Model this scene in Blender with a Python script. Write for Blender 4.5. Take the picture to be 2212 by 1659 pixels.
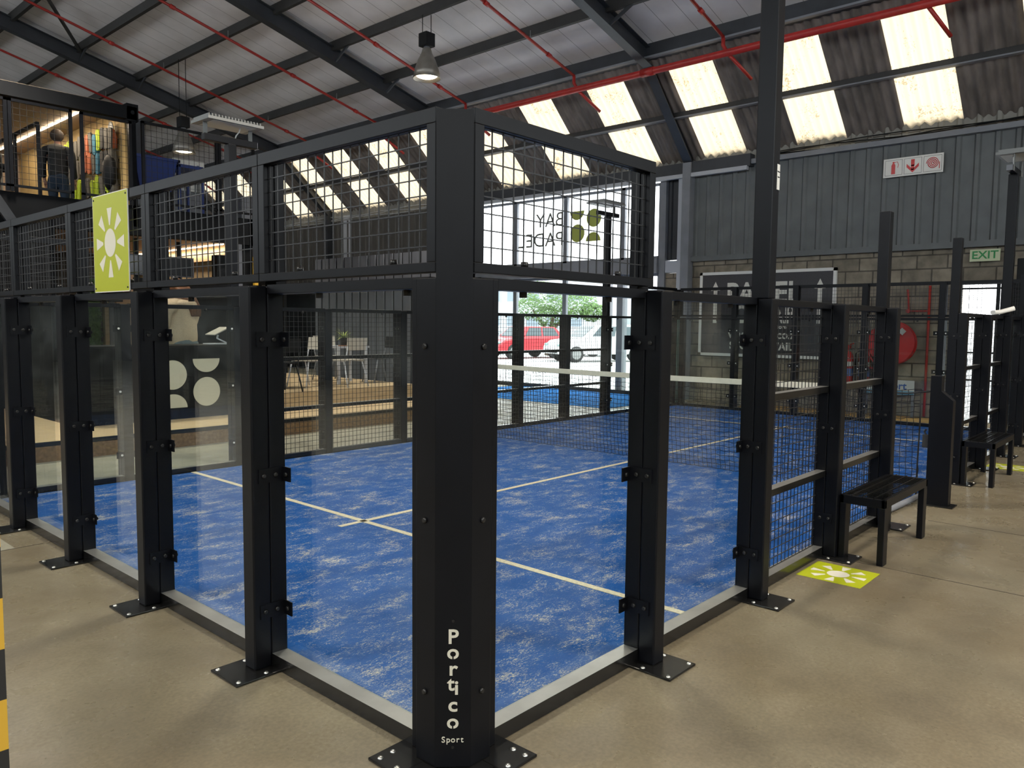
import bpy, math, random
from mathutils import Vector, Matrix
R = math.radians
random.seed(7)
for o in list(bpy.data.objects): bpy.data.objects.remove(o)
sc = bpy.context.scene
col = sc.collection

# ------------------------------------------------------------------ camera
CAM = Vector((-1.6462, -1.7200, 1.3624)); YAW, PIT, ROL, FPX = 0.7335, -0.0771, 0.0098, 1673.2
d = Vector((math.cos(PIT)*math.cos(YAW), math.cos(PIT)*math.sin(YAW), math.sin(PIT)))
r = d.cross(Vector((0, 0, 1))).normalized(); u = r.cross(d)
r2 = r*math.cos(ROL) + u*math.sin(ROL); u2 = -r*math.sin(ROL) + u*math.cos(ROL)
cd = bpy.data.cameras.new('camera'); cam = bpy.data.objects.new('camera', cd); col.objects.link(cam)
cd.sensor_width = 36; cd.lens = FPX/2212*36; cd.clip_start = .02; cd.clip_end = 300
m = Matrix((r2, u2, -d)).transposed().to_4x4(); m.translation = CAM; cam.matrix_world = m
sc.camera = cam
# ------------------------------------------------------------------ world, sun, exposure
w = bpy.data.worlds.new('overcast_sky'); sc.world = w; w.use_nodes = True
nt = w.node_tree; bg = nt.nodes['Background']
tc = nt.nodes.new('ShaderNodeTexCoord'); sp = nt.nodes.new('ShaderNodeSeparateXYZ'); cr = nt.nodes.new('ShaderNodeValToRGB')
nt.links.new(tc.outputs['Generated'], sp.inputs[0]); nt.links.new(sp.outputs['Z'], cr.inputs[0]); nt.links.new(cr.outputs[0], bg.inputs[0])
cr.color_ramp.elements[0].color = (.95, .97, 1, 1); cr.color_ramp.elements[1].color = (.90, .95, 1, 1)
bg.inputs[1].default_value = 3.2
sl = bpy.data.lights.new('sun', 'SUN'); sun = bpy.data.objects.new('sun', sl); col.objects.link(sun)
sl.energy = 2.5; sl.angle = R(12); sl.color = (1, .94, .84); sun.rotation_euler = (R(38), R(22), 0)
vs = sc.view_settings; vs.view_transform = 'Standard'; vs.look = 'None'; vs.gamma = 1; vs.use_curve_mapping = False; vs.exposure = 0.75
sc.cycles.transparent_max_bounces = 24; sc.cycles.max_bounces = 8; sc.cycles.diffuse_bounces = 4
sc.cycles.sample_clamp_indirect = 6

# ------------------------------------------------------------------ materials
def nodes(name):
    m = bpy.data.materials.new(name); m.use_nodes = True
    return m, m.node_tree, m.node_tree.nodes, m.node_tree.links, m.node_tree.nodes['Principled BSDF']
def mat(name, c, rough=.5, metal=0., noise=0., nscale=20., bump=0., emit=0., spec=.5, c2=None, stretch=None):
    m, t, N, L, b = nodes(name)
    b.inputs['Base Color'].default_value = (*c, 1); b.inputs['Roughness'].default_value = rough
    b.inputs['Metallic'].default_value = metal; b.inputs['Specular IOR Level'].default_value = spec
    if noise or c2 or bump:
        tc = N.new('ShaderNodeTexCoord'); nz = N.new('ShaderNodeTexNoise'); nz.inputs['Scale'].default_value = nscale; nz.inputs['Detail'].default_value = 6
        src = tc.outputs['Object']
        if stretch:
            mp = N.new('ShaderNodeMapping'); mp.inputs['Scale'].default_value = stretch; L.new(src, mp.inputs[0]); src = mp.outputs[0]
        L.new(src, nz.inputs['Vector'])
        mx = N.new('ShaderNodeMix'); mx.data_type = 'RGBA'
        cc = c2 if c2 else tuple(x*(1-noise) for x in c)
        mx.inputs[6].default_value = (*c, 1); mx.inputs[7].default_value = (*cc, 1)
        rp = N.new('ShaderNodeMapRange'); rp.inputs[1].default_value = .35; rp.inputs[2].default_value = .65
        L.new(nz.outputs[0], rp.inputs[0]); L.new(rp.outputs[0], mx.inputs[0]); L.new(mx.outputs[2], b.inputs['Base Color'])
        if bump:
            bp = N.new('ShaderNodeBump'); bp.inputs['Strength'].default_value = bump; bp.inputs['Distance'].default_value = .01
            L.new(nz.outputs[0], bp.inputs['Height']); L.new(bp.outputs[0], b.inputs['Normal'])
    if emit:
        b.inputs['Emission Color'].default_value = (*c, 1); b.inputs['Emission Strength'].default_value = emit
    return m
def glass(name, tint, haze=.04, hscale=2.):
    m, t, N, L, b = nodes(name); N.remove(b); out = N['Material Output']
    tr = N.new('ShaderNodeBsdfTransparent'); tr.inputs[0].default_value = (*tint, 1)
    gl = N.new('ShaderNodeBsdfGlossy'); gl.inputs['Roughness'].default_value = .0; gl.inputs[0].default_value = (1, 1, 1, 1)
    df = N.new('ShaderNodeBsdfDiffuse'); df.inputs[0].default_value = (.55, .6, .6, 1)
    lw = N.new('ShaderNodeLayerWeight'); lw.inputs[0].default_value = .5
    pw = N.new('ShaderNodeMath'); pw.operation = 'POWER'; pw.inputs[1].default_value = 4.
    L.new(lw.outputs['Facing'], pw.inputs[0])
    mr = N.new('ShaderNodeMapRange'); mr.inputs[3].default_value = .025; mr.inputs[4].default_value = .55; L.new(pw.outputs[0], mr.inputs[0])
    m1 = N.new('ShaderNodeMixShader'); L.new(mr.outputs[0], m1.inputs[0]); L.new(tr.outputs[0], m1.inputs[1]); L.new(gl.outputs[0], m1.inputs[2])
    tc = N.new('ShaderNodeTexCoord'); nz = N.new('ShaderNodeTexNoise'); nz.inputs['Scale'].default_value = hscale; nz.inputs['Detail'].default_value = 5; nz.inputs['Distortion'].default_value = 1.5
    L.new(tc.outputs['Object'], nz.inputs['Vector'])
    h = N.new('ShaderNodeMapRange'); h.inputs[1].default_value = .5; h.inputs[2].default_value = .8; h.inputs[3].default_value = haze*.15; h.inputs[4].default_value = haze*3
    L.new(nz.outputs[0], h.inputs[0])
    m2 = N.new('ShaderNodeMixShader'); L.new(h.outputs[0], m2.inputs[0]); L.new(m1.outputs[0], m2.inputs[1]); L.new(df.outputs[0], m2.inputs[2])
    L.new(m2.outputs[0], out.inputs[0]); return m
def turf_mat(name, ca, cb, sand, amount=.55):
    m, t, N, L, b = nodes(name); b.inputs['Roughness'].default_value = .95; b.inputs['Specular IOR Level'].default_value = .1
    tc = N.new('ShaderNodeTexCoord')
    big = N.new('ShaderNodeTexNoise'); big.inputs['Scale'].default_value = 4.2; big.inputs['Detail'].default_value = 9; big.inputs['Roughness'].default_value = .72; big.inputs['Distortion'].default_value = .2
    mp = N.new('ShaderNodeMapping'); mp.inputs['Scale'].default_value = (1, 1.7, 1); L.new(tc.outputs['Object'], mp.inputs[0]); L.new(mp.outputs[0], big.inputs['Vector'])
    fn = N.new('ShaderNodeTexNoise'); fn.inputs['Scale'].default_value = 60; fn.inputs['Detail'].default_value = 6; fn.inputs['Roughness'].default_value = .75; fn.inputs['Distortion'].default_value = 1.2
    mp2 = N.new('ShaderNodeMapping'); mp2.inputs['Scale'].default_value = (1, 2., 1); mp2.inputs['Rotation'].default_value = (0, 0, .5); L.new(tc.outputs['Object'], mp2.inputs[0]); L.new(mp2.outputs[0], fn.inputs['Vector'])
    mb = N.new('ShaderNodeMix'); mb.data_type = 'RGBA'; mb.inputs[6].default_value = (*ca, 1); mb.inputs[7].default_value = (*cb, 1); L.new(big.outputs[0], mb.inputs[0])
    r1 = N.new('ShaderNodeMapRange'); r1.inputs[1].default_value = .42; r1.inputs[2].default_value = .68; r1.inputs[3].default_value = -.10; r1.inputs[4].default_value = .10
    L.new(big.outputs[0], r1.inputs[0])
    ad = N.new('ShaderNodeMath'); ad.operation = 'ADD'; L.new(fn.outputs[0], ad.inputs[0]); L.new(r1.outputs[0], ad.inputs[1])
    r2_ = N.new('ShaderNodeMapRange'); r2_.inputs[1].default_value = amount-.05; r2_.inputs[2].default_value = amount+.12; L.new(ad.outputs[0], r2_.inputs[0])
    ms = N.new('ShaderNodeMix'); ms.data_type = 'RGBA'; L.new(r2_.outputs[0], ms.inputs[0]); L.new(mb.outputs[2], ms.inputs[6]); ms.inputs[7].default_value = (*sand, 1)
    L.new(ms.outputs[2], b.inputs['Base Color'])
    bp = N.new('ShaderNodeBump'); bp.inputs['Strength'].default_value = .7; bp.inputs['Distance'].default_value = .01; L.new(fn.outputs[0], bp.inputs['Height']); L.new(bp.outputs[0], b.inputs['Normal'])
    return m
def concrete(name, c1, c2, c3, rough=.42):
    m, t, N, L, b = nodes(name)
    tc = N.new('ShaderNodeTexCoord')
    def nz(s, dd=6, di=0.):
        n = N.new('ShaderNodeTexNoise'); n.inputs['Scale'].default_value = s; n.inputs['Detail'].default_value = dd; n.inputs['Distortion'].default_value = di; L.new(tc.outputs['Object'], n.inputs['Vector']); return n
    a, bb, c = nz(1.1, 5, .0), nz(4, 10, .0), nz(70, 5)
    def mr(n, lo, hi): 
        q = N.new('ShaderNodeMapRange'); q.inputs[1].default_value = lo; q.inputs[2].default_value = hi; L.new(n.outputs[0], q.inputs[0]); return q
    m1 = N.new('ShaderNodeMix'); m1.data_type = 'RGBA'; m1.inputs[6].default_value = (*c1, 1); m1.inputs[7].default_value = (*c2, 1); L.new(mr(a, .3, .7).outputs[0], m1.inputs[0])
    m2 = N.new('ShaderNodeMix'); m2.data_type = 'RGBA'; m2.inputs[7].default_value = (*c3, 1); L.new(m1.outputs[2], m2.inputs[6]); q_ = mr(bb, .45, .9); q_.inputs[4].default_value = .6; L.new(q_.outputs[0], m2.inputs[0])
    m3 = N.new('ShaderNodeMix'); m3.data_type = 'RGBA'; m3.blend_type = 'MULTIPLY'; m3.inputs[0].default_value = 1; L.new(m2.outputs[2], m3.inputs[6])
    g = mr(c, .3, .7); g.inputs[3].default_value = .8; g.inputs[4].default_value = 1.12; L.new(g.outputs[0], m3.inputs[7])
    L.new(m3.outputs[2], b.inputs['Base Color'])
    rr = mr(bb, .3, .7); rr.inputs[3].default_value = rough-.1; rr.inputs[4].default_value = rough+.15; L.new(rr.outputs[0], b.inputs['Roughness'])
    bp = N.new('ShaderNodeBump'); bp.inputs['Strength'].default_value = .12; bp.inputs['Distance'].default_value = .01; L.new(bb.outputs[0], bp.inputs['Height']); L.new(bp.outputs[0], b.inputs['Normal'])
    return m
def brick_mat(name, c1, c2, mortar, w_, h_, mw=.012, axis='YZ', rough=.9):
    m, t, N, L, b = nodes(name); b.inputs['Roughness'].default_value = rough
    tc = N.new('ShaderNodeTexCoord'); s = N.new('ShaderNodeSeparateXYZ'); cb = N.new('ShaderNodeCombineXYZ')
    L.new(tc.outputs['Object'], s.inputs[0]); L.new(s.outputs[axis[0]], cb.inputs[0]); L.new(s.outputs[axis[1]], cb.inputs[1])
    bk = N.new('ShaderNodeTexBrick'); bk.inputs['Scale'].default_value = 1; bk.inputs['Brick Width'].default_value = w_; bk.inputs['Row Height'].default_value = h_; bk.inputs['Mortar Size'].default_value = mw; bk.inputs['Mortar Smooth'].default_value = .3
    bk.inputs['Color1'].default_value = (*c1, 1); bk.inputs['Color2'].default_value = (*c2, 1); bk.inputs['Mortar'].default_value = (*mortar, 1); L.new(cb.outputs[0], bk.inputs['Vector'])
    nz = N.new('ShaderNodeTexNoise'); nz.inputs['Scale'].default_value = 6; nz.inputs['Detail'].default_value = 8; L.new(tc.outputs['Object'], nz.inputs['Vector'])
    g = N.new('ShaderNodeMapRange'); g.inputs[1].default_value = .3; g.inputs[2].default_value = .7; g.inputs[3].default_value = .68; g.inputs[4].default_value = 1.25; L.new(nz.outputs[0], g.inputs[0])
    mx = N.new('ShaderNodeMix'); mx.data_type = 'RGBA'; mx.blend_type = 'MULTIPLY'; mx.inputs[0].default_value = 1; L.new(bk.outputs[0], mx.inputs[6]); L.new(g.outputs[0], mx.inputs[7]); L.new(mx.outputs[2], b.inputs['Base Color'])
    bp = N.new('ShaderNodeBump'); bp.inputs['Strength'].default_value = .6; bp.inputs['Distance'].default_value = .01; bp.invert = True; L.new(bk.outputs['Fac'], bp.inputs['Height']); L.new(bp.outputs[0], b.inputs['Normal'])
    return m
def translucent(name, c, spot):
    m, t, N, L, b = nodes(name); N.remove(b); out = N['Material Output']
    tl = N.new('ShaderNodeBsdfTranslucent'); df = N.new('ShaderNodeBsdfDiffuse'); df.inputs[0].default_value = (.35, .3, .22, 1)
    tc = N.new('ShaderNodeTexCoord'); nz = N.new('ShaderNodeTexNoise'); nz.inputs['Scale'].default_value = 38; nz.inputs['Detail'].default_value = 3
    n2 = N.new('ShaderNodeTexNoise'); n2.inputs['Scale'].default_value = 2.5; n2.inputs['Detail'].default_value = 3
    L.new(tc.outputs['Object'], nz.inputs['Vector']); L.new(tc.outputs['Object'], n2.inputs['Vector'])
    ad = N.new('ShaderNodeMath'); ad.operation = 'MULTIPLY'; L.new(nz.outputs[0], ad.inputs[0]); L.new(n2.outputs[0], ad.inputs[1])
    g = N.new('ShaderNodeMapRange'); g.inputs[1].default_value = .325; g.inputs[2].default_value = .40; g.inputs[4].default_value = .75; L.new(ad.outputs[0], g.inputs[0])
    mx = N.new('ShaderNodeMix'); mx.data_type = 'RGBA'; mx.inputs[6].default_value = (*c, 1); mx.inputs[7].default_value = (*spot, 1); L.new(g.outputs[0], mx.inputs[0]); L.new(mx.outputs[2], tl.inputs[0])
    ms = N.new('ShaderNodeMixShader'); ms.inputs[0].default_value = .25; L.new(tl.outputs[0], ms.inputs[1]); L.new(df.outputs[0], ms.inputs[2]); L.new(ms.outputs[0], out.inputs[0]); return m
def hazard(name):
    m, t, N, L, b = nodes(name); b.inputs['Roughness'].default_value = .6
    tc = N.new('ShaderNodeTexCoord'); s = N.new('ShaderNodeSeparateXYZ'); L.new(tc.outputs['Object'], s.inputs[0])
    a = N.new('ShaderNodeMath'); a.operation = 'ADD'; L.new(s.outputs['Y'], a.inputs[0]); L.new(s.outputs['Z'], a.inputs[1])
    mu = N.new('ShaderNodeMath'); mu.operation = 'MULTIPLY'; mu.inputs[1].default_value = 5; L.new(a.outputs[0], mu.inputs[0])
    fr = N.new('ShaderNodeMath'); fr.operation = 'FRACT'; L.new(mu.outputs[0], fr.inputs[0])
    gt = N.new('ShaderNodeMath'); gt.operation = 'GREATER_THAN'; gt.inputs[1].default_value = .5; L.new(fr.outputs[0], gt.inputs[0])
    mx = N.new('ShaderNodeMix'); mx.data_type = 'RGBA'; mx.inputs[6].default_value = (.015, .015, .015, 1); mx.inputs[7].default_value = (.55, .33, .03, 1); L.new(gt.outputs[0], mx.inputs[0]); L.new(mx.outputs[2], b.inputs['Base Color']); return m
def plank_mat(name, c, c2, axis, pitch, line=.03, rough=.6):
    m, t, N, L, b = nodes(name); b.inputs['Roughness'].default_value = rough
    tc = N.new('ShaderNodeTexCoord'); s = N.new('ShaderNodeSeparateXYZ'); L.new(tc.outputs['Object'], s.inputs[0])
    dv = N.new('ShaderNodeMath'); dv.operation = 'DIVIDE'; dv.inputs[1].default_value = pitch; L.new(s.outputs[axis], dv.inputs[0])
    fr = N.new('ShaderNodeMath'); fr.operation = 'FRACT'; L.new(dv.outputs[0], fr.inputs[0])
    lt = N.new('ShaderNodeMath'); lt.operation = 'LESS_THAN'; lt.inputs[1].default_value = line; L.new(fr.outputs[0], lt.inputs[0])
    nz = N.new('ShaderNodeTexNoise'); nz.inputs['Scale'].default_value = 1.6; nz.inputs['Detail'].default_value = 7; L.new(tc.outputs['Object'], nz.inputs['Vector'])
    mr = N.new('ShaderNodeMapRange'); mr.inputs[1].default_value = .3; mr.inputs[2].default_value = .7; L.new(nz.outputs[0], mr.inputs[0])
    mx = N.new('ShaderNodeMix'); mx.data_type = 'RGBA'; mx.inputs[6].default_value = (*c, 1); mx.inputs[7].default_value = (*c2, 1); L.new(mr.outputs[0], mx.inputs[0])
    m2 = N.new('ShaderNodeMix'); m2.data_type = 'RGBA'; L.new(lt.outputs[0], m2.inputs[0]); L.new(mx.outputs[2], m2.inputs[6]); m2.inputs[7].default_value = (*[x*.35 for x in c], 1)
    L.new(m2.outputs[2], b.inputs['Base Color']); return m

M = {}
M['steel'] = mat('black_powder_coated_steel', (.0035, .004, .006), .40, noise=.25, nscale=9, spec=.22)
M['steelg'] = mat('satin_black_steel', (.008, .008, .008), .24, noise=.3, nscale=12)
M['railtop'] = mat('rail_top_sheen', (.62, .62, .60), .30, .85, noise=.2, nscale=6)  # pale metal for top faces only, puts the reflected sheen into the colour
M['bolt'] = mat('black_bolt', (.012, .012, .012), .3, .0)
M['zinc'] = mat('zinc_screw', (.55, .55, .53), .3, .9)
M['wire'] = mat('black_mesh_wire', (.02, .02, .02), .4, .2)
M['glass'] = glass('court_glass', (.95, .978, .968), .012)
M['wglass'] = glass('window_glass', (.96, .98, .98), .006)
M['glassedge'] = mat('glass_edge', (.25, .42, .38), .1)
M['turf'] = turf_mat('blue_turf', (.004, .052, .25), (.018, .115, .36), (.54, .50, .40), .55)
M['turf2'] = turf_mat('light_blue_turf', (.02, .17, .52), (.03, .22, .6), (.3, .35, .4), .8)
M['line'] = mat('cream_line', (.56, .51, .38), .9, noise=.25, nscale=60, bump=.3)
M['floor'] = concrete('polished_concrete', (.21, .185, .130), (.150, .122, .078), (.085, .066, .042), .28)
M['ground'] = concrete('car_park_ground', (.75, .75, .73), (.68, .68, .67), (.8, .8, .8), .9)
M['joint'] = mat('floor_joint', (.05, .04, .03), .9)
M['brick'] = brick_mat('grey_block_wall', (.30, .255, .19), (.21, .18, .135), (.10, .088, .068), .42, .205, .012)
M['clad'] = mat('grey_green_cladding', (.125, .135, .135), .5, noise=.2, nscale=3)
M['clad3'] = mat('brown_grey_cladding', (.085, .078, .07), .5, noise=.2, nscale=3)
M['clad2'] = mat('pale_cladding', (.26, .25, .22), .5, noise=.2, nscale=3)
M['fibre'] = mat('fibre_cement_sheet', (.20, .17, .15), .9, nscale=2.2, c2=(.11, .095, .085), bump=.1, stretch=(1, 3, 1))
M['sky'] = translucent('translucent_sheet', (.40, .33, .225), (.17, .11, .045))
M['ceil'] = plank_mat('white_insulation_board', (.74, .72, .74), (.58, .56, .57), 'Y', .42, .025)
M['beam'] = mat('blue_grey_steel', (.030, .034, .042), .5, noise=.3, nscale=3)
M['beamd'] = mat('dark_purlin', (.028, .028, .028), .6, noise=.3, nscale=3)
M['grey'] = mat('grey_steel', (.20, .21, .235), .5, noise=.15, nscale=4)
M['pgrey'] = mat('pale_grey_paint', (.42, .44, .48), .5)
M['red'] = mat('red_pipe_paint', (.42, .025, .02), .4, noise=.2, nscale=8)
M['redg'] = mat('glossy_red', (.55, .02, .02), .25)
M['white'] = mat('white_paint', (.75, .74, .70), .5)
M['sticker'] = mat('off_white_vinyl', (.62, .60, .50), .5)
M['lime'] = mat('lime_yellow', (.36, .40, .008), .45)
M['green'] = mat('exit_green', (.02, .25, .06), .5)
M['exitb'] = mat('photoluminescent_cream', (.55, .60, .38), .5)
M['olive'] = mat('olive_vinyl', (.42, .46, .10), .6)
M['grv'] = mat('grey_vinyl', (.20, .20, .17), .6)
M['signk'] = mat('dark_sign_board', (.030, .028, .030), .5, c2=(.045, .042, .046), nscale=90)
M['text'] = mat('pale_lettering', (.68, .66, .58), .5)
M['ply'] = mat('plywood', (.50, .37, .22), .6, c2=(.42, .30, .16), nscale=5, stretch=(1, 6, 6))
M['shop'] = mat('yellow_ply', (.46, .32, .13), .7, noise=.15, nscale=6)
M['osb'] = mat('osb_board', (.23, .14, .065), .7, c2=(.13, .075, .03), nscale=30)
M['black'] = mat('matt_black', (.008, .009, .010), .6, noise=.3, nscale=5, spec=.25)
M['cont'] = mat('container_black', (.007, .008, .010), .75, noise=.3, nscale=3, spec=.15)
M['contg'] = mat('container_grey', (.13, .14, .165), .5, noise=.2, nscale=3)
M['beige'] = mat('beige_ceiling_board', (.42, .32, .24), .7)
M['stone'] = mat('stone_wallpaper', (.42, .34, .20), .8, c2=(.28, .22, .12), nscale=6)
M['led'] = mat('led_strip', (1, .86, .66), .5, emit=9)
M['lampglow'] = mat('lamp_glow', (1, .88, .66), .5, emit=5)
M['spun'] = mat('spun_aluminium', (.30, .28, .25), .4, .6, noise=.2, nscale=8)
M['panelg'] = mat('floodlight_lens', (.48, .47, .42), .4)
M['alu'] = mat('pale_aluminium', (.22, .225, .22), .5, .3)
M['cable'] = mat('white_cable', (.6, .6, .58), .5)
M['net'] = mat('black_net_cord', (.012, .012, .013), .8)
M['tape'] = mat('cream_net_tape', (.60, .58, .47), .8, noise=.1, nscale=30)
M['skin'] = mat('skin', (.50, .27, .19), .6)
M['hair'] = mat('auburn_hair', (.20, .085, .035), .6, c2=(.10, .04, .015), nscale=25, stretch=(8, 8, 1))
M['hair2'] = mat('grey_brown_hair', (.06, .042, .032), .7)
M['fleece'] = mat('cream_fleece', (.60, .47, .32), .95, noise=.2, nscale=90, bump=.3)
M['jeans'] = mat('pale_jeans', (.14, .18, .20), .9, noise=.2, nscale=60)
M['jeansd'] = mat('dark_jeans', (.015, .03, .055), .9, noise=.3, nscale=60)
M['jacket'] = mat('black_jacket', (.015, .016, .018), .8, noise=.3, nscale=20)
M['hood'] = mat('grey_hood', (.16, .145, .12), .9)
M['leaf'] = mat('leaf_green', (.13, .24, .05), .6, c2=(.07, .14, .03), nscale=12)
M['leafp'] = mat('pale_leaf', (.22, .30, .06), .6, c2=(.32, .34, .10), nscale=9)
M['bark'] = mat('bark', (.12, .09, .06), .9)
M['pot'] = mat('black_pot', (.015, .015, .015), .6)
M['terra'] = mat('terracotta', (.42, .19, .10), .8)
M['chairw'] = mat('white_chair_shell', (.50, .46, .40), .5)
M['frame'] = mat('white_tube', (.52, .54, .60), .4)
M['bluep'] = mat('blue_plastic', (.008, .035, .20), .4)
M['yell'] = mat('yellow_paint', (.70, .42, .04), .5)
M['hazard'] = hazard('hazard_tape')
M['carred'] = mat('car_red', (.45, .03, .04), .25)
M['carw'] = mat('car_white', (.60, .60, .60), .25)
M['cars'] = mat('car_silver', (.30, .31, .33), .25, .4)
M['carg'] = mat('car_window', (.06, .08, .09), .08)
M['tyre'] = mat('tyre', (.02, .02, .02), .8)
M['bld'] = mat('pale_building', (.42, .44, .46), .8)
M['bldg'] = mat('building_glass', (.18, .22, .26), .2)
M['white2'] = mat('label_white', (.7, .7, .66), .5)
M['blue2'] = mat('label_blue', (.05, .12, .40), .5)
M['sportb'] = mat('sport_banner_blue', (.16, .38, .55), .5)
M['rubber'] = mat('black_rubber', (.02, .02, .02), .7)
M['screen'] = mat('dark_screen', (.02, .022, .025), .15)
M['yplat'] = mat('yellow_floor_paint', (.50, .30, .07), .7, noise=.3, nscale=8)
for k, c in dict(sl=(.50, .66, .02), so=(.55, .14, .05), sb=(.03, .20, .32), sg=(.13, .12, .10), sk=(.03, .03, .03), sr=(.40, .06, .05), sw=(.34, .33, .28)).items():
    M['shoe_'+k] = mat('shoe_'+{'sl':'lime','so':'orange','sb':'teal','sg':'grey','sk':'black','sr':'red','sw':'white'}[k], c, .7, noise=.3, nscale=40)

# ------------------------------------------------------------------ mesh builder
BASE = {}
class MB:
    def __init__(s): s.v = []; s.f = []; s.mi = []; s.sm = []
    def add(s, v, f, mi=0, sm=False):
        n = len(s.v); s.v += [tuple(p) for p in v]; s.f += [tuple(i+n for i in q) for q in f]; s.mi += [mi]*len(f); s.sm += [sm]*len(f); return s
    def box(s, x0, x1, y0, y1, z0, z1, mi=0):
        if x0 > x1: x0, x1 = x1, x0
        if y0 > y1: y0, y1 = y1, y0
        if z0 > z1: z0, z1 = z1, z0
        v = [(x0,y0,z0),(x1,y0,z0),(x1,y1,z0),(x0,y1,z0),(x0,y0,z1),(x1,y0,z1),(x1,y1,z1),(x0,y1,z1)]
        return s.add(v, [(0,3,2,1),(4,5,6,7),(0,1,5,4),(1,2,6,5),(2,3,7,6),(3,0,4,7)], mi)
    def bar(s, p0, p1, w_, h_, mi=0, up=(0,0,1)):
        p0 = Vector(p0); p1 = Vector(p1); t = (p1-p0).normalized(); up = Vector(up)
        a = t.cross(up)
        if a.length < 1e-4: a = t.cross(Vector((1,0,0)))
        a.normalize(); b = a.cross(t).normalized(); a *= w_/2; b *= h_/2
        v = [p0-a-b, p0+a-b, p0+a+b, p0-a+b, p1-a-b, p1+a-b, p1+a+b, p1-a+b]
        return s.add(v, [(0,1,2,3),(7,6,5,4),(1,0,4,5),(2,1,5,6),(3,2,6,7),(0,3,7,4)], mi)
    def tube(s, pts, r, n=8, mi=0, r1=None, caps=True, sm=True):
        pts = [Vector(p) for p in pts]; m_ = len(pts); v = []; ref = None
        for i, p in enumerate(pts):
            t = (pts[min(i+1, m_-1)]-pts[max(i-1, 0)]).normalized()
            if ref is None: ref = Vector((0,0,1)) if abs(t.z) < .9 else Vector((1,0,0))
            a = (ref - t*ref.dot(t)).normalized(); b = t.cross(a); ref = a
            rr = r if r1 is None else r+(r1-r)*i/(m_-1)
            if isinstance(r, (list, tuple)): rr = r[i]
            for k in range(n):
                an = 2*math.pi*(k+.5)/n; v.append(p+a*(rr*math.cos(an))+b*(rr*math.sin(an)))
        f = [(i*n+k, i*n+(k+1)%n, (i+1)*n+(k+1)%n, (i+1)*n+k) for i in range(m_-1) for k in range(n)]
        s.add(v, f, mi, sm and n > 5)
        if caps:
            q = len(s.v)-len(v); s.f += [tuple(q+k for k in range(n))[::-1], tuple(q+(m_-1)*n+k for k in range(n))]; s.mi += [mi]*2; s.sm += [False]*2
        return s
    def cyl(s, c, ax, r, h, n=16, mi=0): 
        c = Vector(c); a = Vector(ax).normalized(); return s.tube([c, c+a*h], r, n, mi)
    def prism(s, poly, ax, a0, a1, mi=0, sm=False):
        # poly 2D in the other two axes (cyclic order)
        def P(q, a): return {'x': (a, q[0], q[1]), 'y': (q[0], a, q[1]), 'z': (q[0], q[1], a)}[ax]
        n = len(poly); v = [P(q, a0) for q in poly]+[P(q, a1) for q in poly]
        s.add(v, [(i, (i+1)%n, n+(i+1)%n, n+i) for i in range(n)], mi, sm)
        s.add(v, [tuple(range(n))[::-1], tuple(range(n, 2*n))], mi); return s
    def lathe(s, prof, c=(0,0,0), n=20, mi=0, ax='z'):
        v = []
        for (rr, z) in prof:
            for k in range(n):
                a = 2*math.pi*k/n; q = (rr*math.cos(a), rr*math.sin(a), z)
                if ax == 'x': q = (q[2], q[0], q[1])
                if ax == 'y': q = (q[0], q[2], q[1])
                v.append((q[0]+c[0], q[1]+c[1], q[2]+c[2]))
        m_ = len(prof)
        return s.add(v, [(i*n+k, i*n+(k+1)%n, (i+1)*n+(k+1)%n, (i+1)*n+k) for i in range(m_-1) for k in range(n)], mi, True)
    def ell(s, c, rx, ry, rz, n=14, m_=9, mi=0, rot=None):
        v = []
        for i in range(m_+1):
            th = math.pi*i/m_
            for k in range(n):
                a = 2*math.pi*k/n; q = Vector((rx*math.sin(th)*math.cos(a), ry*math.sin(th)*math.sin(a), rz*math.cos(th)))
                if rot: q = rot @ q
                v.append(q+Vector(c))
        return s.add(v, [(i*n+k, (i+1)*n+k, (i+1)*n+(k+1)%n, i*n+(k+1)%n) for i in range(m_) for k in range(n)], mi, True)
    def build(s, name, mats, parent=None, bevel=0, world=True):
        me = bpy.data.meshes.new(name); off = BASE.get(parent.name, Vector()) if (parent and world) else Vector()
        me.from_pydata([tuple(Vector(p)-off) for p in s.v], [], s.f)
        if not isinstance(mats, (list, tuple)): mats = [mats]
        for m_ in mats: me.materials.append(m_)
        me.polygons.foreach_set('material_index', s.mi); me.polygons.foreach_set('use_smooth', s.sm); me.update()
        o = bpy.data.objects.new(name, me); col.objects.link(o)
        if parent: o.parent = parent; BASE[o.name] = off
        if bevel:
            b = o.modifiers.new('bevel', 'BEVEL'); b.width = bevel; b.segments = 2; b.limit_method = 'ANGLE'
        return o
def tag(o, label=None, cat=None, group=None, kind=None):
    if label: o['label'] = label
    if cat: o['category'] = cat
    if group: o['group'] = group
    if kind: o['kind'] = kind
    return o
def thing(name, loc, label, cat, group=None, rz=0):
    o = bpy.data.objects.new(name, None); col.objects.link(o); o.location = loc; o.rotation_euler = (0, 0, rz); o.empty_display_size = .1
    BASE[o.name] = Vector(loc); return tag(o, label, cat, group)
def lthing(name, label, cat, group=None):          # built in local coordinates, placed afterwards
    o = thing(name, (0, 0, 0), label, cat, group); return o
def struct(mb, name, mats, bevel=0): return tag(mb.build(name, mats, None, bevel), kind='structure')
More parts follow.
